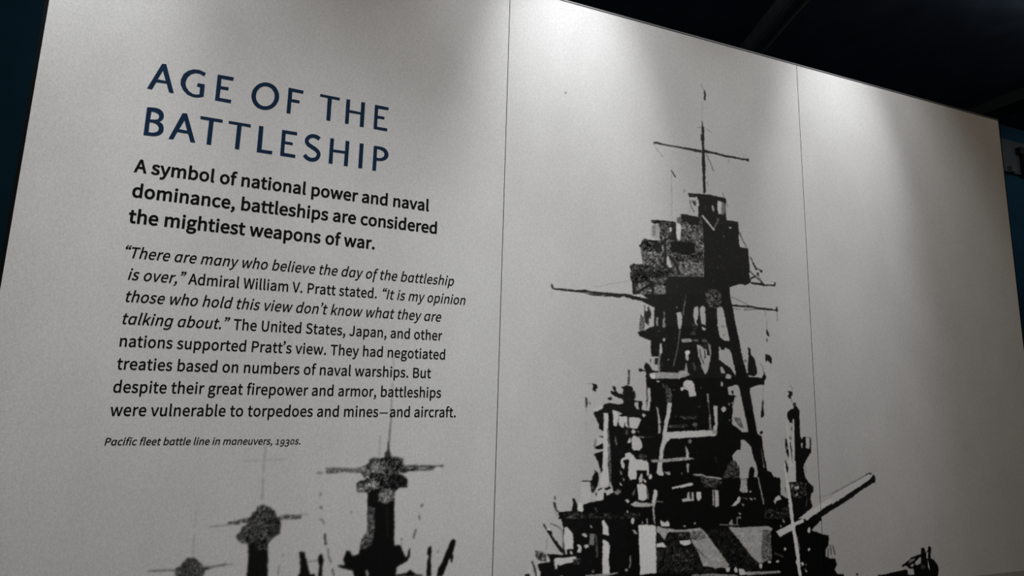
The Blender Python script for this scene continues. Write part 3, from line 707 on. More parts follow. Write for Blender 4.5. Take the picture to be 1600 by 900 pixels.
p . 197 0 4810,2251 4807,2241 4802,2234 4796,2231 4789,2234 4785,2242 4784,2252 4787,2262 4792,2269 4798,2272 4805,2269 4809,2261
p . 194 0 4798,2124 4797,2118 4792,2115 4787,2114 4782,2115 4779,2119 4778,2125 4779,2130 4783,2133 4789,2135 4794,2133 4797,2129
p . 195 0 4704,2044 4732,2046 4740,2029 4719,2021
p . 159 0 4749,2041 4762,2024 4753,2020
p . 184 0 4735,2009 4759,1987 4755,1971
p MS.hull 160 0 4940,2118 4962,2133 5008,2144 5023,2113 5024,2049 4971,2056 4937,2071
l4.0 . 55 0 4984,2141 4988,2081
l3.5 . 65 0 5010,2139 5021,2079
l4.0 . 55 0 4961,2121 4957,2066
l4.4 . 100 0 4689,2211 4704,2131
p . 25 0 5232,1930 5230,1928 5226,1926 5219,1926 5213,1927 5209,1929 5208,1932 5210,1934 5214,1936 5220,1936 5226,1935 5231,1933
p MS.gun 14 0 4803,2323 4839,2341 4916,2338 4891,2318 4825,2305
l2.8 . 138 0 1850,3324 1855,3190
l3.5 . 124 0 1853,3155 1857,2981
l4.0 . 92 0 1857,2981 1854,2845
l2.7 . 128 0 1804,2879 1807,2771
p . 110 0 1522,2580 1521,2575 1519,2572 1516,2571 1513,2572 1510,2576 1509,2580 1509,2585 1511,2589 1514,2590 1518,2588 1520,2585
p . 88 0 1531,2513 1531,2508 1529,2505 1525,2504 1522,2505 1520,2509 1518,2513 1519,2518 1521,2522 1524,2523 1527,2521 1530,2518
p . 82 0 2060,2505 2060,2500 2057,2496 2054,2495 2050,2496 2047,2500 2046,2505 2047,2510 2049,2514 2053,2515 2056,2514 2059,2510
p . 82 0 2047,2449 2047,2444 2045,2441 2042,2440 2040,2442 2038,2445 2037,2449 2037,2453 2039,2456 2041,2457 2044,2456 2046,2453
p A.tower 9 0 1756,2590 1899,2586 1913,2311 1948,2305 1976,2247 1986,2242 1994,2283 2001,2288 2001,2245 1987,2223 1934,2198 1940,2184 1929,2167 1932,2150 1716,2165 1704,2195 1628,2218 1632,2225 1665,2225 1653,2253 1669,2297 1688,2287 1699,2268 1732,2275 1741,2348 1768,2379
p . 65 28 1763,2514 1798,2503 1805,2400 1796,2317 1763,2296 1735,2302 1745,2352 1767,2384
p . 94 35 1813,2583 1892,2581 1890,2534 1861,2520 1816,2536
l2.4 . 35 0 1862,2506 1876,2350
p . 130 0 1770,2196 1785,2190 1787,2160 1775,2161
p - 165 0 1932,2194 1975,2217 1985,2177 1966,2159 1934,2162
p A.hull 10 0 1986,2163 2005,2180 2026,2165 2041,2150 2041,2143 1932,2150 1932,2159
l3.2 . 72 0 1523,2454 1537,2449 1546,2432
l4.6 . 42 0 1552,2380 1560,2332
l3.2 . 78 0 1571,2307 1581,2266 1594,2243
l3.6 . 75 0 1604,2207 1613,2173
p A.derrick 10 0 1530,2274 1539,2282 1551,2268 1552,2228 1551,2177 1540,2178 1538,2229 1529,2252
l3.4 . 88 0 2026,2381 2019,2338
p . 95 0 1682,2484 1682,2481 1681,2478 1679,2477 1677,2478 1675,2481 1675,2485 1675,2488 1676,2491 1678,2492 1680,2491 1681,2488
p A.mast 45 0 1849,2845 1858,2845 1856,2814 1865,2784 1870,2760 1834,2761 1834,2788 1845,2794
p A.top 43 45 1757,2751 1777,2761 1815,2758 1832,2761 1870,2764 1894,2764 1937,2755 1940,2723 1950,2709 1965,2685 1941,2675 1910,2679 1956,2658 1966,2641 1970,2604 1928,2602 1898,2583 1900,2556 1763,2560 1755,2583 1701,2585 1695,2627 1711,2643 1744,2649 1722,2669 1715,2686 1716,2712 1752,2731
p . 108 35 1765,2731 1833,2744 1833,2684 1769,2682
p . 106 40 1702,2630 1805,2638 1824,2614 1758,2590 1705,2588
p . 81 40 1713,2712 1752,2725 1770,2658 1730,2659
p . 94 35 1832,2601 1883,2597 1901,2560 1891,2534 1812,2536 1823,2582
p . 12 0 1758,2580 1828,2604 1822,2585 1804,2556 1798,2536 1768,2537
p . 22 25 1872,2670 1910,2676 1964,2648 1966,2608 1928,2604 1898,2586 1876,2610
p A.yard 97 28 1532,2711 1581,2711 1673,2706 1713,2712 1721,2682 1641,2690 1580,2681 1538,2682
p . 118 0 1524,2686 1522,2682 1515,2680 1506,2679 1496,2680 1489,2683 1486,2686 1488,2690 1495,2692 1505,2693 1514,2692 1522,2689
l2.3 . 62 0 1635,2691 1668,2686
l3.0 . 70 0 1694,2689 1718,2684
p A.yard 63 40 1946,2718 2009,2720 2081,2718 2114,2715 2169,2718 2170,2708 2115,2709 2108,2693 2076,2690 2011,2690 1962,2688
p . 150 0 1961,2708 1996,2708 1996,2700 1961,2702
p . 130 0 2021,2708 2068,2708 2064,2697 2021,2696
l2.4 . 90 0 2029,2385 2023,2367
l3.1 . 80 0 2020,2361 2016,2338
p . 65 0 2049,2437 2049,2435 2047,2434 2044,2434 2042,2434 2040,2436 2039,2437 2040,2439 2042,2440 2044,2440 2047,2440 2048,2439
p . 75 0 1956,2336 1955,2333 1954,2331 1951,2330 1949,2331 1947,2334 1946,2336 1947,2339 1948,2341 1951,2342 1953,2341 1955,2339
l1.7 . 115 0 1953,2322 1954,2302
p A.derrick 10 0 2100,2291 2117,2291 2121,2260 2115,2237 2121,2185 2124,2137 2099,2139 2099,2206 2104,2238 2096,2258
p A.derrick 10 0 2228,2317 2242,2323 2254,2312 2248,2283 2238,2250 2243,2223 2237,2200 2229,2204 2230,2224 2218,2215 2205,2179 2186,2133 2154,2135 2159,2169 2182,2207 2205,2265
p . 90 0 2162,2261 2161,2259 2159,2258 2156,2257 2153,2258 2151,2260 2150,2262 2151,2264 2153,2265 2156,2265 2158,2265 2161,2263
p A.hull 10 0 1985,2158 2001,2173 2022,2169 2037,2155 2075,2149 2076,2141 1985,2147
l4.9 . 140 0 1229,2823 1229,2784 1229,2748 1229,2692
l4.1 . 134 0 1231,2664 1233,2622 1235,2563
l3.8 . 149 0 1136,2753 1186,2749 1254,2753 1336,2758
p B.top 56 28 1214,2527 1241,2536 1274,2525 1304,2503 1310,2483 1332,2465 1335,2424 1330,2396 1303,2373 1282,2350 1281,2334 1192,2339 1183,2355 1155,2359 1134,2382 1132,2398 1150,2417 1156,2436 1178,2447 1168,2468 1191,2483 1197,2503 1212,2507
p . 40 20 1272,2464 1332,2465 1334,2396 1303,2377 1278,2390
p B.tower 14 0 1191,2355 1281,2358 1293,2195 1197,2202 1197,2283
p . 40 22 1208,2374 1280,2370 1282,2322 1237,2320
p B.yard 83 28 1122,2466 1176,2476 1177,2456 1116,2446 1089,2451 1088,2459
l3.1 . 122 0 1010,2441 1048,2443 1112,2450
p B.yard 83 30 1322,2482 1359,2485 1429,2480 1430,2463 1361,2460 1328,2461
l2.9 . 120 0 1416,2481 1462,2483
p A.derrick 12 0 1433,2303 1460,2299 1472,2258 1498,2181 1445,2185 1445,2235
p A.derrick 12 0 1534,2287 1547,2282 1555,2253 1551,2220 1555,2177 1536,2178 1536,2229 1528,2254
l2.1 . 98 0 1476,2253 1530,2256
l3.2 . 115 0 1343,2242 1342,2202
p . 112 0 1361,2289 1360,2286 1358,2284 1355,2284 1352,2284 1350,2287 1349,2290 1350,2292 1352,2294 1354,2295 1357,2294 1360,2292
p C.top 58 20 878,2261 901,2269 911,2288 928,2303 955,2304 972,2290 989,2276 1000,2259 1013,2255 1038,2251 1008,2240 1004,2216 888,2224 876,2249
l3.9 . 95 0 769,2256 810,2255 876,2253
l4.4 . 90 0 1006,2256 1053,2259 1099,2264
l2.6 . 115 0 1099,2263 1131,2262
l3.2 . 140 0 945,2405 946,2363 949,2317
l3.2 . 146 0 940,2513 944,2447"""
SKY = 165.0


def parse_ops():
    r = []
    for ln in OPS.strip().split('\n'):
        t = ln.split(' ')
        p = np.array([[float(q) for q in x.split(',')] for x in t[4:]])
        p[:, 0] = p[:, 0] / 2 - 600; p[:, 1] /= 2
        r.append((t[0], t[1], float(t[2]), float(t[3]), p))
    return r


OPL = parse_ops()


def blur(a, s):
    r = int(3 * s + 1); k = np.exp(-.5 * (np.arange(-r, r + 1) / s) ** 2); k /= k.sum()
    for ax in (0, 1):
        p = [(0, 0), (0, 0)]; p[ax] = (r, r); b = np.pad(a, p, mode='edge')
        n = a.shape[ax]
        a = sum(k[i] * (b[i:i + n] if ax == 0 else b[:, i:i + n]) for i in range(2 * r + 1))
    return a


def warp(a, dx, dy):
    ny, nx = a.shape
    Yg, Xg = np.meshgrid(np.arange(ny), np.arange(nx), indexing='ij')
    x = np.clip(Xg + dx, 0, nx - 1.001); y = np.clip(Yg + dy, 0, ny - 1.001)
    i = x.astype(int); j = y.astype(int); fx = x - i; fy = y - j
    return (a[j, i] * (1 - fx) + a[j, i + 1] * fx) * (1 - fy) + (a[j + 1, i] * (1 - fx) + a[j + 1, i + 1] * fx) * fy


def cover(kind, P, nx, ny, cs):
    w = float(kind[1:]) / cs if kind[0] == 'l' else 0.0
    lo = P.min(0) - w - 2; hi = P.max(0) + w + 2
    i0, i1 = max(int(lo[0]), 0), min(int(hi[0]) + 2, nx); j0, j1 = max(int(lo[1]), 0), min(int(hi[1]) + 2, ny)
    if i1 <= i0 or j1 <= j0:
        return None
    if kind[0] == 'p':
        ss = 3
        xs = i0 - .5 + (np.arange((i1 - i0) * ss) + .5) / ss; ys = j0 - .5 + (np.arange((j1 - j0) * ss) + .5) / ss
        K = np.zeros((len(ys), len(xs)), bool); n = len(P)
        for a in range(n):
            x1, y1 = P[a]; x2, y2 = P[(a + 1) % n]
            if y1 == y2:
                continue
            m = (ys >= min(y1, y2)) & (ys < max(y1, y2))
            if m.any():
                xc = x1 + (ys[m] - y1) * (x2 - x1) / (y2 - y1)
                K[m] ^= xs[None, :] >= xc[:, None]
        c = K.reshape(j1 - j0, ss, i1 - i0, ss).mean((1, 3))
    else:
        Xg, Yg = np.meshgrid(np.arange(i0, i1), np.arange(j0, j1))
        d = np.full(Xg.shape, 1e9)
        for a in range(len(P) - 1):
            v = P[a + 1] - P[a]; L = (v ** 2).sum() + 1e-9
            t = np.clip(((Xg - P[a, 0]) * v[0] + (Yg - P[a, 1]) * v[1]) / L, 0, 1)
            d = np.minimum(d, np.hypot(Xg - P[a, 0] - t * v[0], Yg - P[a, 1] - t * v[1]))
        c = np.clip(w / 2 - d + .5, 0, 1) * min(1, w)
    return i0, i1, j0, j1, c


def raster(x0, z1, dx, dz, nx, ny, seed, grain):
    """tone and piece of the printed picture at the nodes of a grid on the mural (mm)"""
    T = np.full((ny, nx), SKY); G = np.zeros((ny, nx)); Lb = np.zeros((ny, nx), int); names = ['.']
    cs = math.sqrt(dx * dz)
    for kind, part, tone, amp, P in OPL:
        Q = np.stack([(P[:, 0] - x0) / dx, (z1 - P[:, 1]) / dz], 1)
        r = cover(kind, Q, nx, ny, cs)
        if r is None:
            continue
        i0, i1, j0, j1, c = r
        T[j0:j1, i0:i1] += (tone - T[j0:j1, i0:i1]) * c
        G[j0:j1, i0:i1] += (amp - G[j0:j1, i0:i1]) * c
        if part != '.':
            if part not in names:
                names.append(part)
            Lb[j0:j1, i0:i1][c > .5] = 0 if part == '-' else names.index(part)
    rng = np.random.default_rng(seed)

    def noise(s):
        n = blur(rng.standard_normal((ny, nx)), s)
        return n / n.std()
    N, Mn = noise(.8), noise(1.7)
    T = blur(warp(T, noise(1.0) * .32, noise(1.0) * .32), .55 * grain)
    G = blur(G, 1.0)
    ship = blur((Lb > 0) * 1., 1.5)
    T = T + G * (.42 * N + .34 * Mn) + ship * np.maximum(N * .6 + Mn * .6 - .7, 0) * 6 * np.clip(T / 25, 0, 1)
    return np.clip(T, 6, 212), Lb, names


def lin(t):
    t = np.asarray(t, float) / 255
    return np.where(t < .04045, t / 12.92, ((t + .055) / 1.055) ** 2.4)


ALB = 0.55
Y_PRINT, Y_INK = -0.0008, -0.0013


def tone_mesh(name, verts, tones, quads, parent):
    ox, oy, oz = parent['_org']
    me = bpy.data.meshes.new(name)
    v = np.asarray(verts, np.float32) - np.array([ox, oy, oz], np.float32)
    q = np.asarray(quads, np.int32)
    me.vertices.add(len(v)); me.vertices.foreach_set('co', v.ravel())
    me.loops.add(q.size); me.loops.foreach_set('vertex_index', q.ravel())
    me.polygons.add(len(q)); me.polygons.foreach_set('loop_start', np.arange(0, q.size, 4, dtype=np.int32))
    me.update(calc_edges=True)
    at = me.attributes.new('tone', 'FLOAT', 'POINT')
    at.data.foreach_set('value', np.asarray(tones, np.float32))
    me.materials.append(M_PRINT)
    return link(bpy.data.objects.new(name, me), parent)


def plain(name, x0, x1, z0, z1, tone, parent):
    a = float(ALB * lin(tone) / lin(SKY))
    return tone_mesh(name, [(x0, Y_PRINT, z0), (x1, Y_PRINT, z0), (x1, Y_PRINT, z1), (x0, Y_PRINT, z1)], [a] * 4, [(0, 1, 2, 3)], parent)


def picture(x0, x1, z0, z1, step, seed, grain=1.0):
    """nodes, tones and quads per printed piece of one window of the mural (metres)"""
    nx = int(round((x1 - x0) * 1000 / step[0])) + 1; ny = int(round((z1 - z0) * 1000 / step[1])) + 1
    xs = np.linspace(x0, x1, nx); zs = np.linspace(z1, z0, ny)
    T, Lb, names = raster(x0 * 1000, z1 * 1000, (xs[1] - xs[0]) * 1000, (zs[0] - zs[1]) * 1000, nx, ny, seed, grain)
    A = ALB * lin(T) / lin(SKY)
    Xg, Zg = np.meshgrid(xs, zs)
    V = np.stack([Xg, np.full_like(Xg, Y_PRINT), Zg], -1).reshape(-1, 3)
    idx = np.arange(nx * ny).reshape(ny, nx)
    flat = np.abs(T - SKY) < .3
    fc = flat[:-1, :-1] & flat[1:, :-1] & flat[:-1, 1:] & flat[1:, 1:] & (Lb[:-1, :-1] == 0)
    cell = Lb[:-1, :-1]
    pieces = {}
    for k, nm in enumerate(names):
        j, i = np.nonzero((cell == k) & ~fc)
        if len(j):
            pieces[nm] = np.stack([idx[j + 1, i], idx[j + 1, i + 1], idx[j, i + 1], idx[j, i]], 1)
    runs = []
    for j in range(ny - 1):                     # even sky between the drawn things: one long quad per run
        d = np.diff(np.concatenate(([0], fc[j].astype(int), [0])))
        for a, b in zip(np.nonzero(d == 1)[0], np.nonzero(d == -1)[0]):
            runs.append((idx[j + 1, a], idx[j + 1, b], idx[j, b], idx[j, a]))
    if runs:
        r = np.array(runs)
        pieces['.'] = np.concatenate([pieces['.'], r]) if '.' in pieces else r
    return V, A.ravel(), pieces


def add_piece(name, V, A, quads, parent, extra=()):
    used, inv = np.unique(quads, return_inverse=True)
    v, t, q = V[used], A[used], inv.reshape(-1, 4)
    for (x0, x1, z0, z1) in extra:              # plain sky around the window, in the same sheet
        n = len(v)
        v = np.concatenate([v, [(x0, Y_PRINT, z0), (x1, Y_PRINT, z0), (x1, Y_PRINT, z1), (x0, Y_PRINT, z1)]])
        t = np.concatenate([t, [ALB] * 4]); q = np.concatenate([q, [(n, n + 1, n + 2, n + 3)]])
    return tone_mesh(name, v, t, q, parent)


PIECE = {'tower': 'superstructure', 'top': 'lookout_house', 'deckhouse': 'deckhouse', 'leg': 'tripod_leg', 'platform': 'platform',
         'post': 'derrick_post', 'hull': 'hull', 'flag': 'signal_flag', 'mast': 'mast', 'yard': 'yardarm', 'sailor': 'sailor',
         'derrick': 'boat_davit', 'gun': 'gun_barrel', 'staff': 'flagstaff', 'boat': 'ship_boat', 'turret': 'gun_turret'}


def connected(q, least=45):
    """the separate spots of one kind of piece; specks stay with the largest"""
    up = {}

    def find(a):
        while up.setdefault(a, a) != a:
            up[a] = up[up[a]]; a = up[a]
        return a
    for r in q.tolist():
        a = find(r[0])
        for b in r[1:]:
            up[find(b)] = a
    root = np.array([find(r[0]) for r in q.tolist()])
    ids, n = np.unique(root, return_counts=True)
    big = ids[np.argmax(n)]
    keep = [i for i, m in zip(ids, n) if m >= least or i == big]
    return [q[(root == i) | (~np.isin(root, keep) & (i == big))] for i in keep]


def print_picture(panel, px0, px1, win, step, seed, ships, grain=1.0):
    x0, x1, z0, z1 = win
    V, A, pieces = picture(x0, x1, z0, z1, step, seed, grain)
    extra = [(px0, px1, z1, TOP - .0005), (px0, x0, z0, z1), (x1, px1, z0, z1)]
    extra = [e for e in extra if e[1] - e[0] > .0005]
    add_piece('sky_print', V, A, pieces.pop('.'), panel, extra)
    for code, (main, label) in ships.items():
        mine = {k.split('.')[1]: q for k, q in pieces.items() if k.startswith(code + '.')}
        if not mine:
            continue
        if main not in mine:
            main = max(mine, key=lambda k: len(mine[k]))
        body = add_piece('printed_battleship', V, A, mine.pop(main), panel)
        body['label'] = label
        for k, q in mine.items():
            for c in connected(q):
                used, inv = np.unique(c, return_inverse=True)
                o = tone_mesh(PIECE[k], V[used], A[used], inv.reshape(-1, 4), panel)
                o.parent = body


def panel(i, label):
    a, b = X[i] + (GAP if i else 0), X[i + 1] - (GAP if i < 2 else 0)
    t = thing('mural_panel', ((a + b) / 2, 0.0, BOT), label, 'display panel', 'photo mural panels')
    box('board', (a, 0.0, BOT), (b, 0.0130, TOP), M_EDGE, t)
    return t, a, b


ZW = 0.95
left, a, b = panel(0, 'left mural panel bearing the navy AGE OF THE BATTLESHIP heading and black text')
print_picture(left, a, b, (-.24, .56, ZW, 1.70), (1.7, 1.7), 3,
              {'A': ('tower', 'darkest and nearest of the three distant ships'),
               'B': ('top', 'second distant ship, grey lookout on a black mast'),
               'C': ('top', 'faintest distant ship, only its lookout top')}, 2.1)
plain('sea_print', a, b, BOT, ZW, 95, left)
mid, a, b = panel(1, 'middle mural panel filled by the tall dark battleship tower with tripod mast')
print_picture(mid, a, b, (.70, b, ZW, 2.73), (2.3, 1.8), 5, {'MS': ('tower', 'large battleship with tripod tower and striped turret')})
plain('sea_print', a, b, BOT, ZW, 40, mid)
right, a, b = panel(2, 'right mural panel of plain grey sky with the tip of a gun barrel')
print_picture(right, a, b, (a, 2.56, 0.918, 2.0), (2.3, 1.8), 7, {'MS': ('gun', 'end of the battleship with raised gun')})
plain('sea_print', a, b, BOT, 0.918, 130, right)

